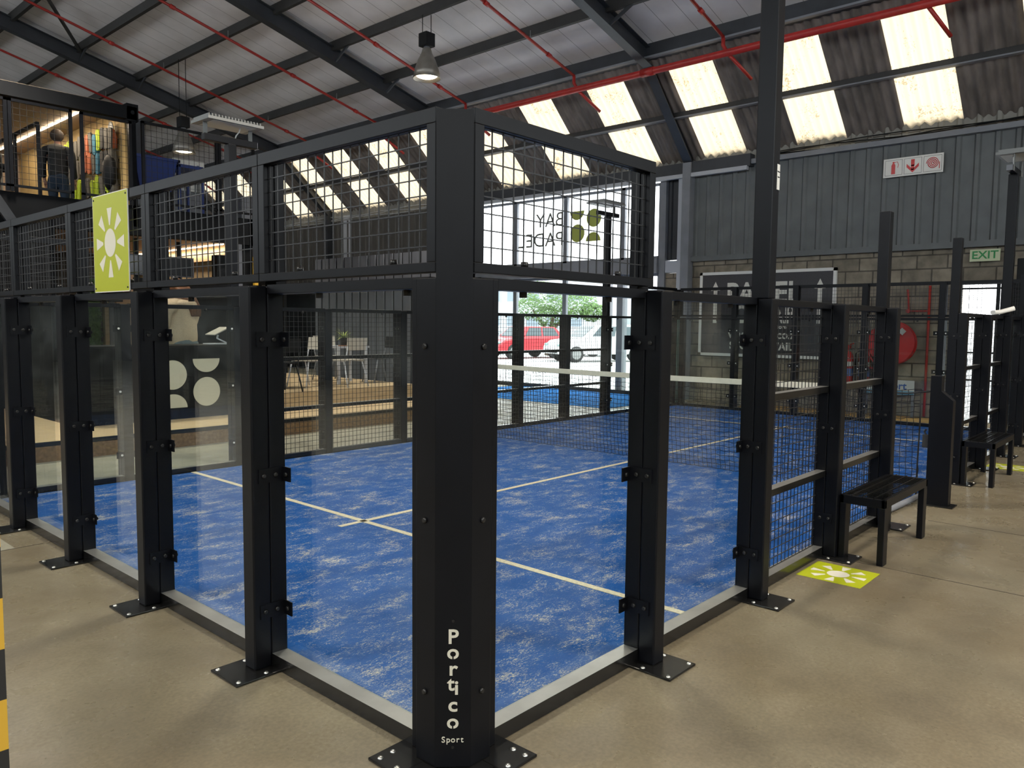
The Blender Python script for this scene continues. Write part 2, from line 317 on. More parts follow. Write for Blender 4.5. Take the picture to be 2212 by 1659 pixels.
def dup(o, loc=None, rz=None, label=None, group=None):
    def cp(a, par):
        c = a.copy(); col.objects.link(c); c.parent = par; 
        for ch in [x for x in kids[a.name]]: cp(ch, c)
        return c
    kids = {}
    def walk(a):
        kids[a.name] = list(a.children)
        for ch in a.children: walk(ch)
    walk(o); c = cp(o, None)
    if loc is not None: c.location = loc; BASE[c.name] = Vector(loc)
    if rz is not None: c.rotation_euler = (0, 0, rz)
    if label: c['label'] = label
    if group: c['group'] = group
    return c
def text_mb(txt, size, extr=.002, bold=0.0):
    cu = bpy.data.curves.new('t', 'FONT'); cu.body = txt; cu.size = size; cu.extrude = extr; cu.align_x = 'CENTER'; cu.align_y = 'CENTER'; cu.offset = bold; cu.resolution_u = 4
    o = bpy.data.objects.new('t', cu); col.objects.link(o); dg = bpy.context.evaluated_depsgraph_get(); dg.update()
    me = bpy.data.meshes.new_from_object(o.evaluated_get(dg)); vs_ = [v.co.copy() for v in me.vertices]; fs = [tuple(p.vertices) for p in me.polygons]
    bpy.data.objects.remove(o); bpy.data.curves.remove(cu); bpy.data.meshes.remove(me); return vs_, fs
def add_text(mb, txt, size, origin, ux, uy, mi=0, extr=.002, bold=0., sx=1.):
    vs_, fs = text_mb(txt, size, extr, bold); ux = Vector(ux); uy = Vector(uy); n = ux.cross(uy); o = Vector(origin)
    mb.add([o+ux*(v.x*sx)+uy*v.y+n*v.z for v in vs_], fs, mi)
ORD = ['', 'first', 'second', 'third', 'fourth', 'fifth', 'sixth', 'seventh', 'eighth', 'ninth']

# ------------------------------------------------------------------ court wall frames: local X along the wall, local -Y outward
def frame(wall, a, b=None):
    if b is None: b = a
    return {'side': ((a, 0, 0), 0), 'back': ((0, b, 0), -math.pi/2), 'far_side': ((b, 5, 0), math.pi), 'far_back': ((10, a, 0), math.pi/2)}[wall]
WN = {'side': 'near side fence', 'back': 'near back wall', 'far_side': 'far side fence', 'far_back': 'far back wall'}
HP, HR, HM = 1.497, 1.503, 1.995

# ------------------------------------------------------------------ structure: floor, walls, roof
struct(MB().box(-9, 11.45, -8, 26, -.1, 0), 'floor', M['floor'])
struct(MB().box(11.45, 60, -25, 60, -.12, -.015), 'floor', M['ground']).name = 'floor_outside'
j = MB()
j.box(2.985, 2.991, -8, -.26, 0, .0015); struct(j, 'trim_1', M['joint'])
j = MB(); j.box(4.36, 4.366, -8, -.3, 0, .0015); struct(j, 'trim_2', M['joint'])
j = MB(); j.box(-9, -.1, 3.5, 3.506, 0, .0015); struct(j, 'trim_3', M['joint'])
XW = 11.3
M['walk'] = concrete('pale_walkway_concrete', (.30, .285, .225), (.25, .235, .18), (.20, .18, .13), .45)
struct(MB().box(-9, -.26, 3.507, 26, 0, .0015).box(-.26, 11.12, 5.27, 26, 0, .0015), 'floor_walkway', M['walk'])
# block wall with the exit opening
wl = MB(); wl.box(XW, XW+.2, 1.08, 5.55, 0, 2.6); wl.box(XW, XW+.2, -8, .36, 0, 2.6); wl.box(XW, XW+.2, .36, 1.08, 2.06, 2.6)
struct(wl, 'wall_far', M['brick'])
# ribbed cladding
def cladding(y0, y1, z0, z1, name, m_, x=XW, pitch=.25, dep=.03):
    mb = MB(); n = int((y1-y0)/pitch)+1; pr = []
    for i in range(n):
        y = y0+i*pitch
        for dy, dx in ((0, 0), (.15, 0), (.17, -dep), (.22, -dep), (.245, 0)):
            if y+dy <= y1: pr.append((y+dy, x+dx))
    v = [(q[1], q[0], z0) for q in pr]+[(q[1], q[0], z1) for q in pr]; k = len(pr)
    mb.add(v, [(i, k+i, k+i+1, i+1) for i in range(k-1)]); mb.add([(x+.04, q[0], z0) for q in pr]+[(x+.04, q[0], z1) for q in pr], [(i, i+1, k+i+1, k+i) for i in range(k-1)])
    return struct(mb, name, m_)
cladding(-8, 5.5, 2.6, 4.22, 'wall_far_upper', M['clad'])
cladding(11.35, 26, 2.4, 4.15, 'wall_far_left', M['clad3'])
cladding(-8, 26, 4.16, 4.5, 'wall_eaves', M['clad2'], x=XW+.02)
struct(MB().box(XW, XW+.1, 11.35, 26, 0, 2.42), 'wall_far_base', M['cont'])
cladding(5.55, 6.1, 2.6, 4.2, 'wall_infill', M['beam'], x=XW+.05)
struct(MB().box(XW, XW+.2, 5.75, 6.1, 0, 2.35), 'wall_infill_base', M['brick'])
struct(MB().box(XW-.10, XW+.02, -8, 5.5, 2.54, 2.63), 'trim_4', M['clad'])
struct(MB().box(XW-.12, XW, -8, 4.35, 4.16, 4.24), 'trim_5', M['grey'])
struct(MB().box(XW-.16, XW+.05, 4.35, 12.3, 4.12, 4.33), 'trim_6', M['beam'])
struct(MB().box(XW-.18, XW-.1, 4.4, 12.3, 4.06, 4.13), 'trim_7', M['pgrey'])
struct(MB().box(XW-.12, XW+.1, 5.5, 5.75, 0, 4.2), 'trim_8', M['pgrey'])
struct(MB().box(XW-.05, XW+.15, 6.05, 6.18, 0, 4.1), 'trim_9', M['grey'])
struct(MB().box(XW-.03, XW+.12, 5.75, 6.05, 2.36, 2.58), 'trim_10', M['pgrey'])
struct(MB().box(XW-.12, XW+.1, 6.18, 11.3, 2.36, 2.64), 'trim_11', M['grey'])
struct(MB().box(XW-.12, XW+.1, 11.02, 11.36, 0, 4.1), 'trim_12', M['grey'])
struct(MB().box(XW-.02, XW+.2, 15.9, 16.25, 0, 4.3), 'trim_13', M['pgrey'])
# glazed front: upper panes and tall lower panes
def pane(name, y0, y1, z0, z1):
    mb = MB(); mb.box(XW+.03, XW+.04, y0+.05, y1-.05, z0+.05, z1-.05)
    f = struct(mb, name, M['wglass'])
    fr = MB(); 
    for a in ((y0, y0+.05, z0, z1), (y1-.05, y1, z0, z1), (y0, y1, z0, z0+.05), (y0, y1, z1-.05, z1)): fr.box(XW, XW+.07, *a)
    o = fr.build('window_frame', M['grey'], f); return f
yb = [6.18, 7.05, 8.49, 9.89, 11.05]
for i in range(4): pane('window_%d' % (i+1), yb[i], yb[i+1], 2.64, 4.06)
yb2 = [6.18, 7.05, 7.4, 8.49, 9.89, 11.05]
for i in (0, 2, 3, 4): pane('window_%d' % (i+5), yb2[i], yb2[i+1], 0, 2.36)
for k, y in enumerate((7.05, 7.4)): struct(MB().box(XW-.05, XW+.12, y-.07, y+.07, 0, 2.4), 'trim_%d' % (14+k), M['grey'])
# roof: lower corrugated slope with skylight strips
SL = .9
def roofz(x): return 4.4+SL*(XW-x)
def corrug(y0, y1, name, m_, dz=0., x0=9.93, x1=11.36, pitch=.135):
    n = max(2, int(round((y1-y0)/pitch*8))); ny = [y0+(y1-y0)*i/n for i in range(n+1)]; v = []
    for x in (x0, x1):
        for y in ny: v.append((x, y, roofz(x)+.022*math.sin(2*math.pi*y/pitch)+dz+.02))
    k = n+1; mb = MB(); mb.add(v, [(i, i+1, k+i+1, k+i) for i in range(n)], 0, True); return struct(mb, name, m_)
strips = [-2.15, -.5, 1.15, 2.8, 4.5, 6.18, 7.83, 9.47, 11.12, 12.75, 14.4, 16.02, 17.7, 19.4, 21.1]
prev = -8; nw = 9; nc = 2
for s0 in strips:
    corrug(prev, s0, 'ceiling_%d' % nc, M['fibre']); nc += 1
    corrug(s0, s0+.8, 'window_%d' % nw, M['sky']); nw += 1; prev = s0+.8
corrug(prev, 26, 'ceiling_%d' % nc, M['fibre']); corrug(-8, 26, 'ceiling_%d' % (nc+1), M['fibre'], 0, 9.74, 9.935)
def ceilz(x): return 6.05+.25*(9.75-x)
struct(MB().add([(9.78, -8, ceilz(9.78)), (9.78, 26, ceilz(9.78)), (-9, 26, ceilz(-9)), (-9, -8, ceilz(-9)), (9.78, -8, ceilz(9.78)+.1), (9.78, 26, ceilz(9.78)+.1), (-9, 26, ceilz(-9)+.1), (-9, -8, ceilz(-9)+.1)],
    [(0, 1, 2, 3), (4, 7, 6, 5), (0, 4, 5, 1), (2, 6, 7, 3), (1, 5, 6, 2), (3, 7, 4, 0)]), 'ceiling', M['ceil'])
tn = 20
for i in range(1, 15):
    x = 9.75-1.23*i; z = ceilz(x)
    mb = MB().box(x-.035, x+.035, -8, 26, z-.17, z); struct(mb, 'trim_%d' % tn, M['beamd']); tn += 1
struct(MB().box(9.66, 9.80, -8, 26, 5.78, 6.02), 'trim_%d' % tn, M['beam']); tn += 1
struct(MB().box(9.60, 9.68, -8, 26, 5.77, 5.80), 'trim_%d' % tn, M['grey']); tn += 1
xm = 10.58
struct(MB().box(xm-.03, xm+.03, -8, 26, roofz(xm)-.06, roofz(xm)+.03), 'trim_%d' % tn, M['beamd']); tn += 1
struct(MB().box(xm-.05, xm+.05, -8, 26, roofz(xm)-.075, roofz(xm)-.055), 'trim_%d' % tn, M['grey']); tn += 1
for y in (-5.5, 0., 5.47, 10.92, 16.75, 22.2):      # I-section rafters, both slopes
    mb = MB()
    def ib(p0, p1, h, w_):
        p0 = Vector(p0); p1 = Vector(p1); t = (p1-p0).normalized(); n = Vector((0, 1, 0)).cross(t)*-1
        if n.z < 0: n = -n
        mb.bar(p0, p1, w_, .014, up=n); mb.bar(p0+n*h, p1+n*h, w_, .014, up=n); mb.bar(p0+n*h/2, p1+n*h/2, .012, h, up=n)
    yc = y+.08
    ib((-9, yc, ceilz(-9)-.38), (9.75, yc, ceilz(9.75)-.38), .26, .17)
    ib((9.75, yc, ceilz(9.75)-.40), (11.3, yc, roofz(11.3)-.22), .2, .17)
    struct(mb, 'trim_%d' % tn, M['beam']); tn += 1
    # knee plate and column
    mb = MB(); mb.box(XW-.2, XW-.02, yc-.08, yc+.08, 4.3 if 6 < y < 11.3 else 0, 4.32); struct(mb, 'trim_%d' % tn, M['grey' if y < 6 else 'beam']); tn += 1
mb = MB()
for x, y in ((7.3, 10.92), (4.83, 10.92), (4.83, 16.75), (8.52, 5.47), (8.52, 10.92), (6.06, 16.75), (7.3, 5.47)):
    mb = MB(); mb.bar((x, y, ceilz(x)-.36), (x, y-.42, ceilz(x)-.14), .03, .05); struct(mb, 'trim_%d' % tn, M['beam']); tn += 1
struct(MB().bar((1.05, 11.0, ceilz(1.05)-.2), (4.8, 16.6, ceilz(4.8)-.2), .05, .05), 'trim_%d' % tn, M['beamd']); tn += 1
struct(MB().bar((4.8, 11.0, ceilz(4.8)-.2), (1.05, 16.6, ceilz(1.05)-.2), .05, .05), 'trim_%d' % tn, M['beamd']); tn += 1
# other walls of the hall (behind the camera and at the far left end)
struct(MB().box(-9.1, -9, -8, 26, 0, 4.0).box(-9.1, -9, -8, 26, 6.6, 10.8), 'wall_back', M['clad'])
struct(MB().box(-9.07, -9.06, -8, 26, 4.0, 6.6), 'window_60', M['wglass'])  # unseen window band, added to brighten the ceiling
mb = MB()
for i in range(18): mb.box(-9.1, -9, -8+2*i-.05, -8+2*i+.05, 4.0, 6.6)
struct(mb, 'trim_80', M['grey'])
struct(MB().box(-9, 11.4, -8.1, -8, 0, 3.2).box(-9, 11.4, -8.1, -8, 5.0, 10.8), 'wall_right', M['clad'])
struct(MB().box(-9, 11.4, -8.06, -8.05, 3.2, 5.0), 'window_61', M['wglass'])  # second unseen window band, added to light ceiling and far wall
struct(MB().box(-9, 11.4, 26, 26.1, 0, 10.8), 'wall_left', M['clad'])

# ------------------------------------------------------------------ court turf
t = thing('court_turf', (5, 2.5, 0), 'bright blue sand-filled turf laid inside the glass padel court', 'artificial turf')
MB().box(.02, 9.98, .02, 4.98, 0, .014).build('turf_carpet', M['turf'], t)
for a in ((1.516, 1.560, .02, 4.98), (8.44, 8.484, .02, 4.98), (1.34, 8.66, 2.478, 2.522)):
    MB().box(*a, .0125, .0165).build('court_line', M['line'], t)
t = tag(MB().box(8.72, 11.1, 5.55, 9.6, 0, .012).build('practice_turf', M['turf2']), 'light blue turf mat on the floor between the far side fence and the glazed front', 'artificial turf')
struct(MB().box(11.12, 11.2, 6.2, 11.2, 0, .08), 'baseboard_far', M['beamd'])
struct(MB().box(10.4, 11.28, -3, 4.2, 0, .004), 'floor_stripe', M['yplat'])

# ------------------------------------------------------------------ court fence
W2 = .039
def clamp_mb(side, z, tab=True):
    """L bracket on the post's side face, tab lying along the glass"""
    s = side; mb = MB()
    mb.box(s*W2, s*(W2+.005), -.118, -.012, z-.028, z+.028)
    if tab: mb.box(s*W2, s*(W2+.058), -.017, -.012, z-.028, z+.028)
    return mb
def piece(proto, name, par, loc, rot=(0, 0, 0)):
    o = bpy.data.objects.new(name, proto); col.objects.link(o); o.parent = par; o.location = Vector(loc)-BASE.get(par.name, Vector()); o.rotation_euler = rot; return o
def data_of(mb, name, mats):
    o = mb.build(name, mats); me = o.data; bpy.data.objects.remove(o); return me
BOLT = data_of(MB().tube([(0, 0, 0), (0, 0, .005), (0, 0, .008)], [.0095, .0092, .006], 10), 'bolt', M['bolt'])
NUT = data_of(MB().tube([(0, 0, 0), (0, 0, .004)], .009, 10), 'glass_fixing', M['white2'])
NUTD = data_of(MB().tube([(0, 0, 0), (0, 0, .004)], .009, 10), 'glass_fixing', M['bolt'])
SCREW = data_of(MB().lathe([(0, .005), (.005, .005), (.0085, .002), (.0095, 0)], (0, 0, 0), 12), 'anchor_screw', M['zinc'])
def bolts(par, side, z, tab=True):
    s = side; rx = (0, s*math.pi/2, 0)
    for y in (-.098, -.048): piece(BOLT, 'bolt', par, (s*(W2+.005), y, z), rx)
    if tab: piece(BOLT, 'bolt', par, (s*(W2+.034), -.017, z), (math.pi/2, 0, 0)); piece(NUT, 'glass_fixing', par, (s*(W2+.020), .001, z), (-math.pi/2, 0, 0))
def make_post(tabs=True, ext=None, zin=HP, zout=HP, name='fence_post'):
    t = lthing(name, 'post', 'fence post')
    MB().box(-W2, W2, -.144, -.0705, .008, zout).build('outer_tube', M['steel'], t, .006)
    MB().box(-W2, W2, -.0695, 0, .008, zin).build('inner_tube', M['steel'], t, .004)
    if ext: MB().box(-W2, W2, -.032, .01, zin-.02, ext).build('extension_tube', M['steel'], t, .003)
    bp = MB().box(-.10, .10, -.255, -.055, 0, .009); pl = bp.build('base_plate', M['steelg'], t, .002)
    for x, y in ((-.08, -.235), (.08, -.235), (-.08, -.12), (.08, -.12)): piece(SCREW, 'anchor_screw', pl, (x, y, .009))
    for z in (.235, .77, 1.295):
        for s in (-1, 1):
            c = clamp_mb(s, z, tabs).build('glass_clamp' if tabs else 'splice_plate', M['steel'], t); bolts(c, s, z, tabs)
    return t
def place(o, wall, a, b=None, z=0):
    (x, y, _), rz = frame(wall, a, b); o.location = (x, y, z); o.rotation_euler = (0, 0, rz); return o
P_ext = make_post(True, 1.985); P_glass = make_post(True); P_mesh = make_post(False); P_tall = make_post(False, None, 2.145)
used = set()
def post(proto, wall, a, label, grp='fence posts around the padel court'):
    if proto.name in used: o = dup(proto)
    else: o = proto; used.add(proto.name)
    if wall in ('back', 'side'):
        for c in o.children:
            for g in c.children:
                if g.name.startswith('glass_fixing'): g.data = NUTD
    else:
        for c in o.children:
            for g in c.children:
                if g.name.startswith('glass_fixing'): g.data = NUT
    place(o, wall, a); o['label'] = label; o['group'] = grp; return o
for k in (1, 2, 3, 4):
    post(P_ext, 'back', k, 'near back wall fence post, ' + {1: 'nearest to the lettered corner post', 2: 'just right of the lime sun panel', 3: 'just left of the lime sun panel', 4: 'farthest left, cut by the picture edge'}[k])
post(P_ext, 'side', 1, 'near side fence post, first right of the lettered corner post')
post(P_mesh, 'side', 3, 'black fence post between the lime floor sticker and the nearer bench')
post(P_tall, 'side', 4, 'tall black fence post behind the nearer bench, at the court entrance')
post(P_tall, 'side', 6, 'tall black fence post just beyond the net post, left of the farther bench')
post(P_mesh, 'side', 7, 'black fence post rising behind the farther bench')
post(P_glass, 'side', 9, 'farthest black post of the near side fence, by the exit doorway')
for k in (1, 2, 3, 4):
    post(P_ext, 'far_back', k, 'distant fence post of the far back wall, %s' % {1: 'left of the exit door', 2: 'in front of a fire extinguisher', 3: 'below the right of the sign board', 4: 'below the left of the sign board'}[k])
for k, L in ((1, 'seen at far left behind two glass walls'), (3, 'left of the white cafe table'), (4, 'right of the white cafe table, hidden partly by the corner post'), (6, 'in front of the parked silver car'), (7, 'between the red car and the white car'), (9, 'at the glazed far corner')):
    post(P_glass if k in (1, 9) else P_mesh, 'far_side', k, 'far side fence post ' + L)
# tall light masts with floodlights
def floodlight(par, cx, y0, z0, sgn=1):
    cb = MB().box(cx-.26, cx+.26, y0-.03, y0+.03, z0, z0+.06).build('crossbar', M['steel'], par, .004)
    MB().box(cx-.262, cx-.258, y0-.028, y0+.028, z0+.002, z0+.058).build('end_cap', M['grey'], cb)
    fl = MB(); fl.box(cx-.27, cx+.27, y0-.2, y0+.13, z0+.17, z0+.195)
    for i in range(17): x = cx-.25+i*.031; fl.box(x, x+.01, y0-.18, y0+.11, z0+.195, z0+.22)
    f = fl.build('floodlight', M['alu'], par)
    MB().box(cx-.21, cx+.21, y0-.17, y0+.10, z0+.166, z0+.171).build('lens', M['panelg'], f)
    for s in (-1, 1): MB().box(cx+s*.22-.02, cx+s*.22+.02, y0-.035, y0-.03, z0, z0+.19).build('bracket_arm', M['alu'], f)
    MB().tube([(cx-.1, y0, z0+.165), (cx-.09, y0, z0+.13), (cx-.06, y0, z0+.09), (cx-.05, y0, z0+.06)], .006, 6).build('cable', M['cable'], f)
def make_mast(zt=2.98):
    t = make_post(True, None, HP, HP, 'light_mast'); t['category'] = 'light mast'
    MB().box(-W2, W2, -.125, -.035, HP, zt).build('mast_tube', M['steel'], t, .006)
    floodlight(t, 0, -.08, zt)
    return t
mast = make_mast(); place(mast, 'far_side', 8); mast['label'] = 'light mast with floodlight standing before the window logo'; mast['group'] = 'floodlight masts of the court'
for wl_, a, L in (('side', 8, 'light mast with floodlight at the right picture edge, beside the exit doorway'), ('side', 2, 'nearest light mast, leaving the top of the picture, with a white sticker'), ('far_side', 2, 'light mast with floodlight in front of the upstairs mesh screen')):
    m_ = dup(mast, None, None, L); place(m_, wl_, a)
    if wl_ == 'side':
        for c in m_.children:
            for g in c.children:
                if g.name.startswith('glass_fixing'): g.data = NUTD
    if (wl_, a) == ('side', 2):
        for ch in list(m_.children):
            if ch.name.startswith('mast_tube'):
                ch.data = ch.data.copy()
                for v in ch.data.vertices:
                    if v.co.z > 2: v.co.z = 3.3
            if ch.name.startswith(('crossbar', 'floodlight')): ch.location.z = .32
        s_ = MB().box(2.006, 2.036, -.1255, -.1268, 2.02, 2.14); s_.build('sticker', M['white2'], None)
        st = bpy.data.objects['sticker']; st.name = 'mast_sticker'
        tx = MB(); add_text(tx, 'Portico', .009, (2.021, -.1269, 2.105), (1, 0, 0), (0, 0, 1)); add_text(tx, 'Sport', .009, (2.021, -.1269, 2.08), (1, 0, 0), (0, 0, 1))
        st2 = tx.build('lettering', M['black'], None); st.parent = m_; st.location = (-2, 0, 0); st2.parent = st
# bottom rails, top rails, glass panels, mesh panels
GL = 'glass panels of the padel court'; MG = 'mesh panels of the padel court'; RG = 'bottom rails of the court fence'; TG = 'top rails of the court fence'
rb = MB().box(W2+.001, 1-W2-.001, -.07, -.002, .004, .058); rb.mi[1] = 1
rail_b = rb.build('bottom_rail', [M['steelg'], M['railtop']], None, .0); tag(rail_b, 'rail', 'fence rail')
rail_t = MB().box(.0, 1., -.07, .002, 1.4975, 1.512).build('top_rail', M['steel'], None); tag(rail_t, 'rail', 'fence rail')
tr = lthing('top_rail', 'rail', 'fence rail'); col.objects.unlink(rail_t); bpy.data.objects.remove(rail_t)
MB().box(W2+.001, 1-W2-.001, -.07, -.001, 1.468, 1.503).build('rail_tube', M['steel'], tr, .002)
for x in (.3, .79): MB().tube([(x, -.012, 1.450), (x, -.012, 1.475)], .013, 12).build('hold_down_knob', M['rubber'], tr)
glass_p = lthing('glass_panel', 'glass', 'glass panel')
MB().box(.012, .988, -.011, -.001, .06, 1.466).build('glass_sheet', M['glass'], glass_p)
eg = MB().box(.010, .0118, -.011, -.001, .06, 1.466); eg.box(.9882, .990, -.011, -.001, .06, 1.466); eg.build('polished_edge', M['glassedge'], glass_p)
def wires(x0, x1, z0, z1, y, pitch=.05, r=.0025):
    mb = MB(); n = int((x1-x0)/pitch); k = int((z1-z0)/pitch); ox = (x1-x0-n*pitch)/2
    for i in range(n+1): x = x0+ox+i*pitch; mb.tube([(x, y, z0), (x, y, z1)], r, 4, caps=False)
    for i in range(k+1): z = z0+i*(z1-z0)/k; mb.tube([(x0, y-r*1.5, z), (x1, y-r*1.5, z)], r, 4, caps=False)
    return mb
def make_upper():
    t = lthing('mesh_fencing', 'mesh', 'mesh panel')
    fr = MB(); x0, x1 = .002, .998
    fr.box(x0, x1, -.08, -.036, 1.95, HM); fr.box(x0, x1, -.08, -.036, 1.515, 1.545)
    fr.box(x0, x0+.04, -.08, -.036, 1.545, 1.95); fr.box(x1-.04, x1, -.08, -.036, 1.545, 1.95)
    fr.build('panel_frame', M['steel'], t, .002)
    wires(x0+.04, x1-.04, 1.545, 1.95, -.055).build('wire_mesh', M['wire'], t)
    for x in (.25, .78): MB().tube([(x, -.06, 1.545), (x, -.06, 1.562)], .012, 10).build('bolt', M['bolt'], t)
    return t
def make_low():
    t = lthing('mesh_fencing', 'mesh', 'mesh panel')
    wires(W2, 1-W2, .06, 1.468, -.012).build('wire_mesh', M['wire'], t)
    for z in (.5, 1.0):
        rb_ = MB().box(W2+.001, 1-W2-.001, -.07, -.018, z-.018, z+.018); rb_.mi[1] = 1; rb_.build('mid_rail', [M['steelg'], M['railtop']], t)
    return t
upper = make_upper(); low = make_low()
def put(proto, wall, a, label, grp):
    if proto.name in used: o = dup(proto)
    else: o = proto; used.add(proto.name)
    place(o, wall, a, a+1); o['label'] = label; o['group'] = grp; return o
BAYN = {'side': ['bay beside the lettered corner post', 'bay left of the tall mast', 'bay right of the tall mast', 'bay behind the nearer bench', '', '', 'bay behind the farther bench', 'bay just beyond the farther bench', 'bay by the exit door', 'last bay by the exit door'],
        'back': ['bay left of the lettered corner post', 'second bay from the corner', 'bay below the lime sun panel', 'bay left of the lime sun panel', 'last bay at the picture edge'],
        'far_side': ['bay in the far left corner', 'bay showing the bar counter logo', 'bay in front of the black cafe chairs', 'bay in front of the white cafe table', '', '', 'bay in front of the red car', 'bay in front of the white car', 'bay at the third mullion of the glazed front', 'bay at the far glazed corner'],
        'far_back': ['bay right of the hose reel', 'bay in front of the hose reel', 'bay right of the sign board', 'bay below the middle of the sign board', 'bay below the left end of the sign board']}
for wall, N_ in (('side', 10), ('far_side', 10), ('back', 5), ('far_back', 5)):
    for i in range(N_):
        if wall in ('side',) and i in (4, 5): continue
        if wall == 'far_side' and i == 5 : pass
        bn = BAYN[wall][i] or ('bay %s the net' % ('just before' if i == 4 else 'just beyond'))
        gl = wall in ('back', 'far_back') or i in (0, 1, 8, 9); up_ = wall in ('back', 'far_back') or i in (0, 9)
        W_ = WN[wall]
        put(rail_b, wall, i, 'bottom rail of the %s, %s' % (W_, bn), RG)
        put(tr, wall, i, 'top rail of the %s, %s' % (W_, bn), TG)
        if gl: put(glass_p, wall, i, 'glass panel of the %s, %s' % (W_, bn), GL)
        else: put(low, wall, i, 'tall mesh panel of the %s, %s' % (W_, bn), MG)
        if up_: put(upper, wall, i, 'raised mesh of the %s, %s' % (W_, bn), 'raised mesh panels')
# corner posts
def corner(loc, rz, label, letters=False):
    t = lthing('corner_post', label, 'corner post', 'corner posts of the court')
    L = [('tube', (-.115, -.04, -.034, .055)), ('tube', (-.034, .055, -.115, -.04))]
    MB().box(-.110, -.045, -.036, .055, .008, HP).build('outer_tube', M['steel'], t, .004)
    MB().box(-.036, .055, -.110, -.045, .008, HP).build('outer_tube', M['steel'], t, .004)
    MB().box(-.075, 0, .057, .115, .008, HP+.003).build('inner_tube', M['steel'], t, .004)
    MB().box(.057, .115, -.075, 0, .008, HP+.003).build('inner_tube', M['steel'], t, .004)
    MB().box(-.04, 0.0, -.04, 0., .008, 1.96).build('core_tube', M['steel'], t, .003)
    p = MB(); a, b_ = Vector((-.112, -.036, 0)), Vector((-.036, -.112, 0)); n = Vector((1, 1, 0)).normalized()*.006
    v = [a, b_, b_+n, a+n]; p.add([q+Vector((0, 0, .012)) for q in v]+[q+Vector((0, 0, 1.975)) for q in v], [(0, 3, 2, 1), (4, 5, 6, 7), (0, 1, 5, 4), (1, 2, 6, 5), (2, 3, 7, 6), (3, 0, 4, 7)])
    pl = p.build('face_plate', M['steel'], t)
    bs = MB().box(-.215, .0, .02, .16, 0, .009); bs.box(.02, .16, -.215, 0, 0, .009); bs.box(-.16, .02, -.16, .02, 0, .0085)
    b2 = bs.build('base_plate', M['steelg'], t, .002)
    for x, y in ((-.19, .05), (-.19, .13), (-.14, .13), (.05, -.19), (.13, -.19), (.13, -.14)): piece(SCREW, 'anchor_screw', b2, (x, y, .009))
    for z in (.235, .77, 1.295): piece(BOLT, 'bolt', t, (-.110, .012, z), (0, -math.pi/2, 0)); piece(BOLT, 'bolt', t, (.012, -.110, z), (math.pi/2, 0, 0))
    if letters:
        ux = Vector((1, -1, 0)).normalized(); uy = Vector((0, 0, 1)); o = (a+b_)/2 - n.normalized()*.0008
        z = .425; nn = n.normalized()
        for ch, dz, sz, sx in (('P', -.006, .062, 1.05), ('o', -.053, .062, 1.1), ('r', -.105, .062, 1.1), ('t', -.152, .062, 1.0), ('i', -.165, .062, 1.1), ('c', -.218, .062, 1.1), ('o', -.271, .062, 1.1)):
            tx = MB(); add_text(tx, ch, sz, o+Vector((0, 0, z+dz))+ux*({'t': -.006, 'i': .011}.get(ch, 0)), ux, uy, 0, .0006, .0012, sx); tx.build('cut_letter', M['sticker'], pl)
        for k, ch in enumerate('Sport'):
            tx = MB(); add_text(tx, ch, .026, o+Vector((0, 0, .098))+ux*((-.0285, -.0135, .001, .0155, .0285)[k]), ux, uy, 0, .0006, .0002, 1.0); tx.build('cut_letter', M['sticker'], pl)
        for zz in (z-.067, z-.285): c_ = o-nn*.0009+Vector((0, 0, zz)); MB().bar(c_-Vector((0, 0, .010)), c_+Vector((0, 0, .004)), .004, .0006, up=n).build('stencil_bridge', M['steel'], pl)
        for zz in (.075, z+.045): c_ = o+Vector((0, 0, zz)); MB().tube([c_, c_-nn*.004], .004, 8).build('plate_screw', M['bolt'], pl)
    t.location = loc; t.rotation_euler = (0, 0, rz); return t
corner((0, 0, 0), 0, 'nearest corner post of the court, with cut-out vertical lettering', True)
corner((0, 5, 0), -math.pi/2, 'corner post at the left picture edge, where the near back wall ends')
corner((10, 0, 0), math.pi/2, 'corner post in front of the exit doorway at the far right')
corner((10, 5, 0), math.pi, 'corner post at the far glazed corner, left of the black sign board')

# lime sun panel screwed on the raised mesh
def sun_icon(mb, P, k_=1.):
    n = 40; mb.add([P(.07*k_*math.cos(2*math.pi*i/n), .07*k_*math.sin(2*math.pi*i/n)) for i in range(n)], [tuple(range(n))])
    for k in range(8):
        a = math.pi/4*k; ux, uy = math.cos(a), math.sin(a)
        mb.add([P(k_*(ux*l-uy*w_), k_*(uy*l+ux*w_)) for l, w_ in ((.087, -.006), (.172, -.031), (.172, .031), (.087, .006))], [(0, 1, 2, 3)])
t = thing('sun_panel', (-.082, 2.39, 1.5), 'lime panel with a white sun symbol screwed on the raised mesh of the back wall', 'sign')
MB().box(-.087, -.082, 2.185, 2.615, 1.508, 1.990).build('board', M['lime'], t)
ed = MB(); 
for a in ((2.181, 2.185, 1.504, 1.994), (2.615, 2.619, 1.504, 1.994), (2.181, 2.619, 1.504, 1.508), (2.181, 2.619, 1.990, 1.994)): ed.box(-.0865, -.082, *a)
ed.build('board_edge', M['white2'], t)
ic = MB(); sun_icon(ic, lambda a, b: (-.0878, 2.40+a, 1.749+b)); ic.build('sun_symbol', M['sticker'], t)
for y in (2.20, 2.60):
    for z in (1.524, 1.974): MB().cyl((-.087, y, z), (-1, 0, 0), .005, .003, 8).build('screw', M['bolt'], t)
